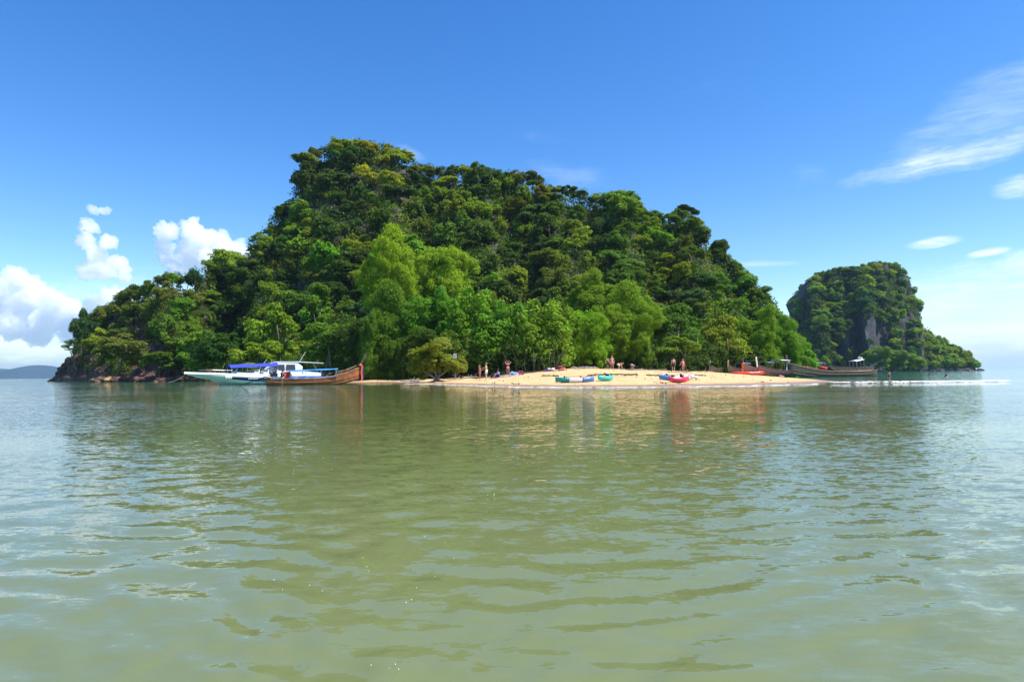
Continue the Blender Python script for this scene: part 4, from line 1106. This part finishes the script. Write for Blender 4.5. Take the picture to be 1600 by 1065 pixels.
MB().loft([[(3.2, -.83, 1.12), (3.2, -.85, 1.12), (3.2, -.80, .75), (3.2, -.78, .75)], [(6.1, -.30, 1.95), (6.1, -.33, 1.95), (6.1, -.30, 1.2), (6.1, -.28, 1.2)]], closed=True).build('bow_panel', wood, b1)
MB().loft([[(3.2, .85, 1.12), (3.2, .83, 1.12), (3.2, .78, .75), (3.2, .80, .75)], [(6.1, .33, 1.95), (6.1, .30, 1.95), (6.1, .28, 1.2), (6.1, .30, 1.2)]], closed=True).build('bow_panel', wood, b1)
b2, _ = longtail('dark longtail boat with a tilted pale canopy, behind the largest boat on the right', pt(1288, 117), pt(1362, 125), .0, wood_dk, wood_grey, 1.0, .4, wood_dk, None, (-4.0, -1.4, .8, 3.05, white_cloth, 3, .8, .1, steel, -.35), (4.5, 1.2), 1.9, .35, 1.55)
MB().box((-3.9, 0, 3.35), (.5, .7, .25)).ball((-3.5, .1, 3.4), .2).build('roof_bag', cl_white, b2)
b3, _ = longtail('dark red longtail boat nosing the sand behind the red kayak', pt(1183, 86), pt(1242, 104), .30, mat('dark_red_wood', (.13, .035, .025), .6, var=.3), wood_grey, 1.25, .45, cl_white, None, (-4.5, .8, .85, 2.3, white_cloth, 4, .8, .12, wood_lt), None, 1.9, .8)
b4, _ = longtail('pale prowed longtail boat left of the red kayak', pt(1137, 88), pt(1175, 104), .45, wood_dk, wood_grey, .9, -.4, wood_lt, None, (-4.0, .3, .8, 1.75, cl_blue, 3, .8, .1, wood_lt), None, 1.7, .7)
b5, _ = longtail('longtail boat with orange red ribbon round its prow above the red kayak', pt(1161, 87), pt(1215, 108), .35, mat('brown_red_wood', (.16, .055, .03), .6, var=.3), wood_lt, 1.1, .1, wood_dk, (orange, orange), (-5, -.5, .85, 2.0, cl_blue, 3, .8, .1, wood_lt), None, 1.9, .9)
b6, _ = longtail('grey longtail boat with a pale knob on its post, leftmost beached prow', pt(1108, 92), pt(1142, 108), .60, wood_dk, wood_grey, 1.1, -.3, wood_grey, None, None, None, 1.7, .5)
MB().ball((_ / 2 - .5, 0, 2.55 - .75), .16, 8).build('prow_knob', cl_white, b6, True)
b7, _ = longtail('longtail boat with a flat white canopy beyond the big brown prow', pt(1214, 112), pt(1262, 122), .05, wood_dk, wood_grey, 1.3, .5, wood_dk, None, (-4.5, 1.0, .85, 2.1, mat('faded_cloth', (.32, .31, .28), .9), 4, .8, .08, steel), None)
b8, _ = longtail('farthest longtail boat with a pale blue canopy over the big brown hull', pt(1243, 122), pt(1290, 130), .0, wood_dk, wood_lt, 1.2, .4, wood_dk, None, (-4.6, 1.8, .9, 2.5, cl_blue, 4, .8, .08, steel), None)
rope('slack mooring rope running from the dark longtail boat to the man in the water', at_boat(b2, -4.3, 0, 2.2), P(1386, 579.5, 110), .1, .03)
rope('short mooring rope from the stern of the largest boat down to the water', at_boat(b1, -6.0, 0, 1.2), P(1371, 584, 108), .1, .03)
def pile(label, p, m_, n=6, s=.22, cat='pile of belongings', name='belongings'):
    b = MB()
    for k in range(n):
        b.ball((rnd.uniform(-.35, .35), rnd.uniform(-.2, .2), s * .45 + rnd.uniform(0, s)), s * rnd.uniform(.6, 1.1), 6, (1.2, .9, .7))
    o = b.build(name, m_, None, True, label=label, category=cat); o.location = p; return o
pile('red cloth bundle on the brown bow of the largest boat on the right', at_boat(b1, 2.3, 0, 1.05), redcloth, 6, .38)
pile('dark bundle amidships in the largest boat on the right', at_boat(b1, .4, 0, 1.05), cl_black, 6, .34)
pile('heap of navy bags in the boat left of the big brown prow', at_boat(b7, 1.0, 0, 1.0), navy, 7, .4)

# ---- kayaks and paddles
def kayak(label, px, Y, length, rz, mats, w=.42, tilt=0.0):
    p = on_sand(px, Y); r = empty('kayak', label, 'kayak', p, rz); r.rotation_euler = (tilt, 0, rz); r.scale = (1, 1, 1.35)
    n = 19; nseg = len(mats)
    for si, m_ in enumerate(mats):
        i0, i1 = int(round(si * (n - 1) / nseg)), int(round((si + 1) * (n - 1) / nseg)); secs = []
        for i in range(i0, i1 + 1):
            q = i / (n - 1) * 2 - 1; x = q * length / 2; ww = max(.02, w * (1 - abs(q) ** 2.6)); up = .09 * abs(q) ** 2.2
            h = .30 if abs(q) < .98 else .28
            well = .10 if .12 < abs(q) < .62 else 0
            secs.append([(x, -ww * .55, .02 + up), (x, -ww, .16 + up * .8), (x, -ww * .85, h + up * .7), (x, -ww * .5, h - well + up * .7), (x, 0, h - well * 1.2 + up * .7),
                         (x, ww * .5, h - well + up * .7), (x, ww * .85, h + up * .7), (x, ww, .16 + up * .8), (x, ww * .55, .02 + up), (x, 0, up * .9)])
        MB().loft(secs, closed=True, cap=True).build('hull_section' if nseg > 1 else 'hull', m_, r, True)
    for q in (-.42, .42): MB().box((q * length / 2 - .18, 0, .34), (.05, w * .9, .14), Matrix.Rotation(-.25, 3, 'Y')).build('seat_back', cl_black, r)
    for q in (-1, 1): MB().tube([(q * length * .42, -.05, .36), (q * length * .45, 0, .42), (q * length * .48, .05, .4)], .015).build('carry_handle', black, r)
    return r
def paddle(label, p, rz, m_, ln=1.9, pitch=0.0):
    r = empty('paddle', label, 'paddle', p, rz); r.rotation_euler = (0, pitch, rz)
    MB().tube([(-ln / 2, 0, 0), (ln / 2, 0, 0)], .018).build('shaft', black, r)
    for s in (-1, 1): MB().ball((s * ln / 2, 0, 0), .22, 8, (1.1, .45, .12)).build('blade', m_, r, True)
kayak('teal, white and blue kayak lying on the wet sand, leftmost of the kayaks', 898, 51.0, 3.15, .12, (teal_p, white, blue_p))
kayak('small turquoise kayak beside the teal and blue one', 946, 52.0, 1.9, .75, (turq,))
kayak('pink red kayak in front of a blue and white one', 1061, 50.0, 2.1, .5, (pink_p,))
kayak('blue and white kayak half hidden by the pink red one', 1056, 53.5, 2.9, .12, (blue_p, white, white))
kayak('long red kayak beached before the longtail prows', 1169, 78.5, 3.9, .03, (red_p,))
for lab, px, Y, rz, m_, z in (('red bladed paddle sticking out of the turquoise kayak', 957, 52.2, .05, orange, .36), ('red bladed paddle lying across the end of the blue and teal kayak', 925, 51.3, .2, redcloth, .42),
                           ('dark paddle lying on the white middle of the teal kayak', 902, 51.4, .1, cl_black, .48), ('dark bladed paddle laid on the blue and white kayak', 1070, 53.4, .0, cl_red, .44)):
    q = on_sand(px, Y); q.z += z; paddle(lab, q, rz, m_)
q = on_sand(1081, 52.8); pile('white float bag at the right end of the blue and white kayak', q, white, 6, .26)
q = on_sand(1088, 53.2); o = MB().box((0, 0, .17), (.17, .15, .30)).box((0, 0, .33), (.09, .09, .05)).build('dry_box', mat('mustard_plastic', (.45, .24, .04), .5), None, label='small mustard coloured box right of the white float bag', category='box'); o.location = q

# ---- people
def person(label, p, rz, J, skin=skin_m, hair=hair_m, clothes=(), hair_len=.12, scale=1.0):
    """J: joint positions; the body is one skinned surface with fingers"""
    V = []; E = []; R = []
    def v(pos, r, par=None):
        V.append(Vector(pos)); R.append(r)
        if par is not None: E.append((par, len(V) - 1))
        return len(V) - 1
    J = {k: Vector(x) for k, x in J.items()}
    pel = v(J['pelvis'], .135); wa = v(J['pelvis'].lerp(J['chest'], .5), .115, pel); ch = v(J['chest'], .145, wa)
    nb = v(J['chest'].lerp(J['head'], .48), .06, ch); nk = v(J['chest'].lerp(J['head'], .62), .058, nb); hd = v(J['head'], .092, nk)
    top_ = v(J['head'] + (J['head'] - J['chest']).normalized() * .10, .075, hd)
    face = Vector(J.get('face', (1, 0, 0))); v(J['head'] + face * .085 - Vector((0, 0, .02)), .022, hd)
    for s in ('l', 'r'):
        sh = v(J['sh' + s], .058, ch); el_ = v(J['el' + s], .042, sh); wr = v(J['wr' + s], .028, el_)
        d = (J['wr' + s] - J['el' + s]).normalized(); side = d.cross(Vector((0, 0, 1)))
        if side.length < .2: side = d.cross(Vector((1, 0, 0)))
        side.normalize(); nrm = d.cross(side)
        pm = v(J['wr' + s] + d * .06, .03, wr)
        for k in range(4):
            o_ = side * (k - 1.5) * .021; ln = (.075, .085, .08, .06)[k]
            f1 = v(J['wr' + s] + d * .11 + o_, .0095, pm); f2 = v(J['wr' + s] + d * (.11 + ln * .55) + o_ + nrm * .01, .009, f1); v(J['wr' + s] + d * (.11 + ln * .9) + o_ + nrm * .03, .008, f2)
        t1 = v(J['wr' + s] + d * .05 - side * .045, .011, pm); v(J['wr' + s] + d * .09 - side * .065, .009, t1)
        hp = v(J['hip' + s], .09, pel); kn = v(J['kn' + s], .058, hp); an = v(J['an' + s], .036, kn); v(J['an' + s] + Vector(J.get('toe' + s, J.get('toe', (.17, 0, -.05)))), .03, an)
    me = bpy.data.meshes.new('body'); me.from_pydata([x * scale for x in V], E, []); me.update()
    ob = bpy.data.objects.new('tmp_body', me); COL.objects.link(ob)
    sk = ob.modifiers.new('s', 'SKIN'); sk.use_smooth_shade = True
    for i, x in enumerate(me.skin_vertices[0].data): x.radius = (R[i] * scale, R[i] * scale); x.use_root = (i == pel)
    sb = ob.modifiers.new('d', 'SUBSURF'); sb.levels = 1; sb.render_levels = 1
    dg = bpy.context.evaluated_depsgraph_get(); dg.update()
    bm_ = bpy.data.meshes.new_from_object(ob.evaluated_get(dg)); bpy.data.objects.remove(ob)
    bm_.materials.clear(); bm_.materials.append(skin); bm_.polygons.foreach_set('use_smooth', [True] * len(bm_.polygons))
    root = empty('person', label, 'person', p, rz)
    link('body', bm_, root)
    h = J['head'] * scale; up = (J['head'] - J['chest']).normalized(); bk = -face
    b = MB().ball(h + up * .035 * scale + bk * .02 * scale, .125 * scale, 10, (1, .92, 1.02)); 
    if hair_len > .15: b.tube([h + bk * .07 * scale, h + bk * .10 * scale - up * hair_len * scale], [.09 * scale, .05 * scale], 7)
    b.build('hair', hair, root, True)
    lat = face.cross(up).normalized()
    for s_ in (-1, 1): MB().ball(h + face * .108 * scale + lat * .035 * s_ * scale, .013 * scale, 6).build('eye', black, root)
    MB().ball(h + face * .104 * scale - up * .05 * scale, .022 * scale, 6, (.5, 1, .35)).build('mouth', cl_red, root)
    for kind, m_ in clothes:
        b = MB(); ring = lambda c, rx, ry, n=10: [(c.x + rx * math.cos(6.2832 * i / n), c.y + ry * math.sin(6.2832 * i / n), c.z) for i in range(n)]
        pe = J['pelvis'] * scale; c_ = J['chest'] * scale
        if kind in ('shorts', 'briefs'):
            b.loft([ring(pe + Vector((0, 0, .10)), .145 * scale, .165 * scale), ring(pe - Vector((0, 0, .02)), .16 * scale, .19 * scale), ring(pe - Vector((0, 0, .09)), .14 * scale, .18 * scale)], closed=True)
            if kind == 'shorts':
                for s_ in 'lr':
                    a_, k_ = J['hip' + s_] * scale, J['kn' + s_] * scale
                    b.tube([a_ + Vector((0, 0, .02)), a_.lerp(k_, .75)], [.115 * scale, .10 * scale], 9)
        if kind == 'top': b.loft([ring(c_ + Vector((0, 0, .0)), .155 * scale, .185 * scale), ring(c_ - Vector((0, 0, .09)), .15 * scale, .175 * scale)], closed=True)
        if kind == 'shirt': b.loft([ring(c_ + Vector((0, 0, .12)), .12 * scale, .17 * scale), ring(c_, .165 * scale, .2 * scale), ring(c_.lerp(pe, .8), .145 * scale, .17 * scale)], closed=True)
        if kind == 'suit': b.loft([ring(c_ + Vector((0, 0, .05)), .15 * scale, .18 * scale), ring(c_.lerp(pe, .5), .13 * scale, .145 * scale), ring(pe, .15 * scale, .185 * scale), ring(pe - Vector((0, 0, .1)), .13 * scale, .17 * scale)], closed=True)
        b.build({'top': 'bikini_top', 'suit': 'swimsuit', 'briefs': 'swim_briefs'}.get(kind, kind), m_, root, True)
    return root
def standing(arm='down', lean=0.0, stride=.0, h=1.0):
    J = dict(pelvis=(0, 0, .93), chest=(lean * .4, 0, 1.32), head=(lean * .6, 0, 1.62), hipl=(0, .10, .88), hipr=(0, -.10, .88), knl=(.03 + stride, .11, .48), knr=(.02 - stride, -.11, .48),
             anl=(stride * 1.3, .12, .07), anr=(-stride * 1.6, -.12, .07), shl=(lean * .4, .20, 1.41), shr=(lean * .4, -.20, 1.41), ell=(-.02, .26, 1.12), elr=(-.02, -.26, 1.12), wrl=(.06, .27, .88), wrr=(.06, -.27, .88))
    if arm == 'front': J.update(ell=(.14, .24, 1.17), wrl=(.36, .12, 1.22), elr=(.14, -.24, 1.17), wrr=(.36, -.12, 1.22))
    if arm == 'head': J.update(ell=(.06, .38, 1.55), wrl=(.04, .14, 1.68), elr=(.06, -.38, 1.55), wrr=(.04, -.14, 1.68))
    if arm == 'out': J.update(elr=(0, -.36, 1.18), wrr=(.05, -.52, .98))
    return J
def sitting():
    return dict(pelvis=(0, 0, .14), chest=(.05, 0, .52), head=(.12, 0, .82), hipl=(.02, .11, .13), hipr=(.02, -.11, .13), knl=(.40, .14, .42), knr=(.40, -.14, .42), anl=(.62, .13, .06), anr=(.62, -.13, .06),
                shl=(.06, .19, .60), shr=(.06, -.19, .60), ell=(.24, .24, .42), elr=(.24, -.24, .42), wrl=(.42, .12, .46), wrr=(.42, -.12, .46), toe=(.15, 0, -.03))
def bending():
    return dict(pelvis=(0, 0, .62), chest=(.36, 0, .72), head=(.62, 0, .72), hipl=(0, .1, .58), hipr=(0, -.1, .58), knl=(.22, .12, .36), knr=(.22, -.12, .36), anl=(.02, .13, .06), anr=(.02, -.13, .06),
                shl=(.38, .19, .72), shr=(.38, -.19, .72), ell=(.44, .2, .44), elr=(.44, -.2, .44), wrl=(.52, .12, .22), wrr=(.52, -.12, .22), face=(.7, 0, -.7))
person('woman in a pink bikini facing the man beside her, left one of the couple', on_sand(749.5, 69.5), .1, standing('front'), skin_m, hair_b, (('briefs', cl_pink), ('top', cl_pink)), .22, .93)
person('shirtless man in pale shorts facing the woman beside him, right one of the couple', on_sand(760, 69.8), math.pi - .15, standing('front', .05), skin_l, hair_b, (('shorts', cl_white),), .08, 1.03)
person('woman standing with both hands raised to her head by the beach mats', on_sand(793.5, 73), -math.pi / 2 + .3, standing('head'), skin_m, hair_m, (('briefs', cl_pink), ('top', cl_red)), .2, 1.0)
person('person in pale blue sitting on a mat left of the woman raising her hands', on_sand(779, 72.5), math.pi + .5, sitting(), skin_m, hair_m, (('shirt', cl_blue), ('shorts', cl_black)), .1, .95)
person('pale bather standing under the hanging branches at the top of the sand', on_sand(956.5, 80), -math.pi / 2, standing('down', .0, .06), skin_l, hair_b, (('shorts', cl_pink),), .1, .95)
person('tanned bather standing in shade left of the pale one under the branches', on_sand(950, 82), -1.0, standing('out'), mat('tanned_skin', (.30, .16, .08), .6), hair_m, (('shorts', cl_black),), .1, .9)
person('pale person crouching and bending over at the top of the sand', on_sand(966, 80.5), 0.1, bending(), skin_l, hair_b, (('shorts', cl_white),), .1, .95)
person('person bending down to the sand, right one of the two crouching', on_sand(991, 82), math.pi, bending(), skin_m, hair_m, (('shorts', cl_purple), ('shirt', cl_white)), .1, .85)
person('shirtless man in dark shorts seen from behind under the pale tree', on_sand(1052.5, 82.5), math.pi / 2, standing('down'), skin_l, hair_m, (('shorts', cl_black),), .07, 1.02)
person('woman in a pink swimsuit standing right of the man in dark shorts', on_sand(1067.5, 80), -math.pi / 2 + .4, standing('out'), skin_m, hair_b, (('suit', cl_pink),), .2, .93)
q = P(1389, 584, 104); person('shirtless man standing waist deep in the water right of the boats', (q[0], q[1], -.85), -math.pi / 2, standing('down'), skin_m, hair_m, (('shorts', cl_black),), .08, 1.0)
q = P(1452, 583.5, 100); person('swimmer with only head above the water, left one of the two', (q[0], q[1], -1.38), .4, standing('down'), skin_m, hair_m, (('shorts', navy),), .08, 1.0)
q = P(1478, 585.5, 82); person('swimmer with only head above the water, right one of the two', (q[0], q[1], -1.36), 1.4, standing('down'), skin_m, hair_m, (('shorts', cl_black),), .12, 1.0)
pr = at_boat(lt, -Lh / 2 + 1.5, -.1, .9)
person('boatman in dark clothes sitting by the engine of the brown longtail boat', pr, .4, sitting(), skin_m, hair_m, (('shirt', cl_black), ('shorts', navy)), .08, .95)

# ---- belongings on the sand
def mat_on_sand(label, px, Y, w, d, m_, rz=0):
    n, k = 14, 6; V = []; c = on_sand(px, Y)
    for i in range(n):
        for j in range(k):
            x = (i / (n - 1) - .5) * w; y = (j / (k - 1) - .5) * d; X, Yy = c.x + x, c.y + y
            V.append((x, y, float(sand_z(X, Yy)) - c.z + .03 + .02 * math.sin(i * 1.7 + j * 2.3)))
    me = mesh_np('beach_mat', V, grid_faces(n, k), m_, True); o = link('beach_mat', me, None, c, label=label, category='beach mat')
    md = o.modifiers.new('t', 'SOLIDIFY'); md.thickness = .02
mat_on_sand('dark and white edged beach mat under the sitting person', 780, 71.6, 2.4, 1.3, cl_purple)
mat_on_sand('pale beach mat right of the standing woman', 801, 71.8, 1.9, 1.1, cl_white)
mat_on_sand('maroon blanket spread in the tree shade right of the mats', 864, 76, 3.4, 1.3, cl_red)
for lab, px, Y, m_, s in (('black rucksack on the mat left of the sitting person', 773, 72.6, cl_black, .22), ('pale blue towels heaped on the mat right of the standing woman', 802, 72, cl_blue, .26),
                      ('navy bag behind the pale blue towels', 806, 73, navy, .22), ('maroon bag at the right end of the mats', 812, 72.6, cl_red, .24), ('white cloth heap on the maroon blanket', 862, 76, cl_white, .20),
                      ('dark maroon bag at the right end of the blanket', 874, 75.6, cl_red, .3), ('pale pink bag beside the maroon blanket', 879, 75, cl_pink, .14), ('purple clothes on the left part of the blanket', 855, 76.2, cl_purple, .2),
                      ('coiled pink net on the sand beside the dark red boat', 1221, 84, cl_pink, .2)):
    pile(lab, on_sand(px, Y), m_, 6, s)
# white sign
sg = empty('sign', 'white rectangular notice board on a post behind the yellow shrub', 'sign', on_sand(711, 80))
g0 = sg.location.z; zc = P(711, 557, 80)[2]
MB().box((0, 0, (zc - g0) / 2), (.08, .08, zc - g0 + .2)).build('post', bark_pale, sg)
MB().box((0, -.07, zc - g0), (.42, .03, .78)).build('board', mat('sign_white', (.62, .64, .66), .5), sg)
for k in range(5): MB().box((0, -.09, zc - g0 + .26 - k * .12), (.30 - .05 * (k % 2), .008, .03)).build('lettering', cl_black, sg)
# boulders and driftwood
def boulder(label, p, r, m_, group, name='rock', flat=.6):
    bm = bmesh.new(); bmesh.ops.create_icosphere(bm, subdivisions=3, radius=1)
    s = rnd.uniform(0, 99)
    for v_ in bm.verts:
        n = mnoise.fractal(v_.co * 1.3 + Vector((s, 0, 0)), 1, 2, 4); v_.co *= r * (1 + .45 * n); v_.co.z *= flat
    me = bpy.data.meshes.new(name); bm.to_mesh(me); bm.free(); me.materials.append(m_)
    return link(name, me, None, p, label=label, category='rock', group=group)
pale_rock = rock_material('pale_stone', (.22, .18, .14), (.36, .30, .24), (.50, .44, .36), 2.0)
for i in range(26):
    px = 894 + i * 2.9 + rnd.uniform(-1, 1) if i < 14 else rnd.uniform(925, 1010); p = on_sand(px, 79 + rnd.uniform(-1, 1.5)); p.z += .06
    boulder('pale stone in the row along the top of the sand under the trees', p, rnd.uniform(.14, .34) if i < 14 else rnd.uniform(.08, .16), pale_rock, 'pale stones along the top of the sand')
for i, px in enumerate((148, 152, 158, 165, 171, 176, 183, 190, 196, 204, 212, 222, 236, 250, 266, 280)):
    Y = float(np.interp(px, [78, 150, 250, 320], [190, 160, 139, 132])); q = P(px, 593 - rnd.uniform(0, 3), Y); 
    boulder('dark reddish boulder at the waterline of the headland', (q[0], q[1], rnd.uniform(.1, .5)), rnd.uniform(.7, 1.6), rock_brown, 'boulders at the waterline of the headland')
o = boulder('pale orange boulder at the waterline of the headland, the brightest one', P(169, 593, 153), .9, mat('ochre_rock', (.42, .26, .12), .9, var=.4, vscale=2), None)
for i, px in enumerate((1528, 1519, 1532, 1508, 1496, 1484, 1470, 1458)):
    q = P(px + rnd.uniform(-5, 5), 577, 436); boulder('dark boulder at the tip of the far right point', (q[0], q[1], rnd.uniform(-.6, .3)), rnd.uniform(1.0, 3.2), rock_dark, 'boulders along the far right point')
drift = mat('driftwood', (.36, .29, .22), .9, var=.35, vscale=4)
for (px, Y, ln, rz, lab) in ((645, 82, 3.2, .3, 'long pale driftwood log left of the yellow shrub'), (715, 78, 2.6, -.1, 'driftwood log right of the yellow shrub'), (735, 79, 2.2, .5, 'bent driftwood branch left of the couple'),
                             (650, 78, 1.6, -.5, 'short dark driftwood stick on the sand left of the yellow shrub'), (1000, 77, 6.5, .04, 'long thin driftwood line below the crouching people'), (1060, 75.5, 5.5, -.05, 'long grey driftwood trunk below the two standing bathers'),
                             (1105, 90, 2.5, .3, 'driftwood trunk beside the leftmost beached prow')):
    p = on_sand(px, Y); b = MB(); pts = [(ln * (q / 6 - .5), rnd.uniform(-.12, .12), .07 + rnd.uniform(-.02, .08)) for q in range(7)]
    b.tube(pts, [.09, .1, .09, .08, .07, .05, .03], 6)
    for k in range(3): j = 2 + k; b.tube([pts[j], (pts[j][0] + .3, pts[j][1] + rnd.uniform(-.4, .4), .25 + rnd.uniform(0, .35))], [.04, .015], 5)
    o = b.build('driftwood', drift, None, True, label=lab, category='driftwood'); o.location = p; o.rotation_euler = (0, 0, rz)
# washed up leaves and seaweed lines
wr = []
for i in range(2600):
    t = rs.rand()
    if t < .55: X = rs.uniform(3, 20); d = 19.3 + .8 * math.sin(X * .7) + rs.randn() * .18; keep = fbm(X * .45, 2, 4) > -.15
    elif t < .8: X = rs.uniform(-10, 20); d = rs.uniform(4, 6) + rs.randn() * .3; keep = fbm(X * .5, 7, 5) > .12
    else: X = rs.uniform(-20, 24); d = rs.uniform(3, 30); keep = rs.rand() < .35
    if not keep: continue
    wob = .5 * math.sin(X * .9 + 1) + .35 * math.sin(X * 2.1 + .5) + .2 * math.sin(X * 4.3)
    Y = float(shoreY(X)) + d - wob; wr.append((X, Y, float(sand_z(X, Y)) + .02))
wr = np.array(wr); nn = rs.randn(len(wr), 3) * .5 + np.array([0, 0, 1.0]); nn /= np.linalg.norm(nn, axis=1, keepdims=True)
v, f = quads(wr, nn, .05 + .09 * rs.rand(len(wr)), rs)
link('seaweed_litter', mesh_np('seaweed_litter', v, f, mat('seaweed', (.09, .055, .03), .9)), kind='stuff', label='dark washed up leaves and seaweed scattered in lines on the sand')
# hanging roots at the tree line
rt = MB()
for i in range(34):
    px = rnd.uniform(785, 885); Y = rnd.uniform(80, 85); p = on_sand(px, Y); h = rnd.uniform(1.2, 3.2)
    rt.tube([(p.x, p.y, p.z - .1), (p.x + rnd.uniform(-.3, .3), p.y + .1, p.z + h * .5), (p.x + rnd.uniform(-.7, .7), p.y + .3, p.z + h)], [.03, .022, .015], 4)
rt.build('hanging_roots', bark, None, kind='stuff', label='thin pale hanging roots under the dense tree in the middle of the beach')

# ---------------------------------------------------------------- clouds
def cloud_material():
    m = bpy.data.materials.new('cloud'); m.use_nodes = True; nt = m.node_tree; nt.nodes.clear()
    v = N(nt, 'ShaderNodeVolumePrincipled'); v.inputs['Color'].default_value = (1, 1, 1, 1); v.inputs['Density'].default_value = CLOUD_DENS
    v.inputs['Anisotropy'].default_value = .35
    o = N(nt, 'ShaderNodeOutputMaterial'); L(nt, v.outputs[0], o.inputs['Volume']); return m
CLOUD_DENS = .009
cloudm = cloud_material()
def cloud(label, blobs, Y, seed, group='cumulus clouds on the left', extra=9):
    r = random.Random(seed); bm = bmesh.new(); c0 = P(blobs[0][0], blobs[0][1], Y)
    balls = []
    for (px, py, R) in blobs:
        c = P(px, py, Y + r.uniform(-1, 1) * R * 6); RR_ = R / F * Y; balls.append((c, RR_))
        for k in range(extra):
            th = r.uniform(0, 6.28); ph = r.uniform(-.5, 1.4); d = np.array([math.cos(th) * math.cos(ph), math.sin(th) * math.cos(ph), math.sin(ph)])
            balls.append((c + d * RR_ * .72, RR_ * r.uniform(.28, .5)))
    mb = bpy.data.metaballs.new('cloud_meta'); mb.resolution = Y * 1.9 / F; mb.threshold = .35
    for c, q in balls:
        e = mb.elements.new(); e.co = c - c0; e.radius = q * 1.35; e.stiffness = 2.0
    ob = bpy.data.objects.new('cloud_meta_obj', mb); COL.objects.link(ob)
    dg = bpy.context.evaluated_depsgraph_get(); dg.update()
    me = bpy.data.meshes.new_from_object(ob.evaluated_get(dg)); bpy.data.objects.remove(ob)
    n = len(me.vertices); co = np.zeros(n * 3); me.vertices.foreach_get('co', co); nr = np.zeros(n * 3); me.vertices.foreach_get('normal', nr)
    co = co.reshape(-1, 3); nr = nr.reshape(-1, 3); s1_ = F / Y
    for i in range(n):
        q = Vector(co[i]) * s1_
        a = mnoise.fractal(q / 16 + Vector((seed, 0, 0)), .9, 2.0, 6); bl = abs(mnoise.noise(q / 7 + Vector((0, seed, 0)))) + .5 * abs(mnoise.noise(q / 3.2))
        co[i] += nr[i] * (a * 6.5 + (bl - .3) * 6.0) / s1_
    me.vertices.foreach_set('co', co.ravel()); me.update(); me.materials.clear(); me.materials.append(cloudm)
    o = link('cloud', me, None, c0, label=label, category='cloud', group=group); return o
YC = 11500
cloud('twin headed white cumulus cloud behind the left shoulder of the hill', [(262, 362, 17), (258, 385, 15), (262, 406, 13), (300, 362, 19), (322, 375, 20), (300, 395, 24), (345, 385, 18), (372, 390, 16), (395, 398, 15), (340, 410, 26), (280, 415, 20)], YC, 3)
cloud('slender leaning cumulus tower above the headland', [(136, 355, 13), (135, 378, 14), (150, 402, 18), (165, 380, 14), (160, 420, 20), (185, 415, 15), (195, 430, 12), (140, 425, 16)], YC + 400, 5)
cloud('small white puff above the cumulus tower', [(146, 327, 6), (158, 327, 7), (168, 326, 5)], YC, 6, extra=5)
cloud('wide bank of heaped cumulus at the left edge', [(22, 432, 17), (42, 440, 15), (10, 452, 20), (55, 462, 22), (30, 475, 26), (85, 470, 18), (105, 482, 20), (75, 500, 26), (120, 492, 16), (165, 470, 18), (150, 490, 20), (185, 462, 14), (120, 520, 24), (20, 510, 24), (60, 525, 20), (-20, 450, 26), (-30, 490, 34), (190, 490, 22)], YC + 900, 9)

# ---------------------------------------------------------------- haze
hz = bpy.data.materials.new('haze'); hz.use_nodes = True; hn = hz.node_tree; hn.nodes.clear()
pv = N(hn, 'ShaderNodeVolumePrincipled'); pv.inputs['Color'].default_value = (.55, .76, 1, 1); pv.inputs['Density'].default_value = HAZE if 'HAZE' in globals() else 7e-5
pv.inputs['Anisotropy'].default_value = .2
ho = N(hn, 'ShaderNodeOutputMaterial'); L(hn, pv.outputs[0], ho.inputs['Volume'])
o = MB().box((0, 4400, 52.0), (21000, 9600, 111.0)).build('haze', hz, None, kind='stuff', label='thin pale sea haze over the far water')

# specks of froth drifting in front
pts = []
for (cx_, cy_, n_) in ((500, 722, 10), (445, 745, 5), (520, 690, 3), (480, 925, 7), (612, 1045, 7), (620, 950, 4), (650, 925, 4), (560, 880, 5), (700, 850, 5), (760, 780, 6), (330, 800, 4), (900, 700, 5)):
    for k_ in range((n_ + 1) // 2):
        d_ = ray(cx_ + rnd.gauss(0, 22), cy_ + rnd.gauss(0, 9)); t_ = -1.0 / d_[2]; q = EYE + d_ * t_
        sz_ = .0009 * t_ ** .8; pts.append((q[0], q[1], .012, sz_ * rnd.uniform(.6, 1.8), sz_ * rnd.uniform(.5, 1.2)))
foam_patches('froth_specks', pts, 'tiny specks of white froth drifting on the near water', .1)
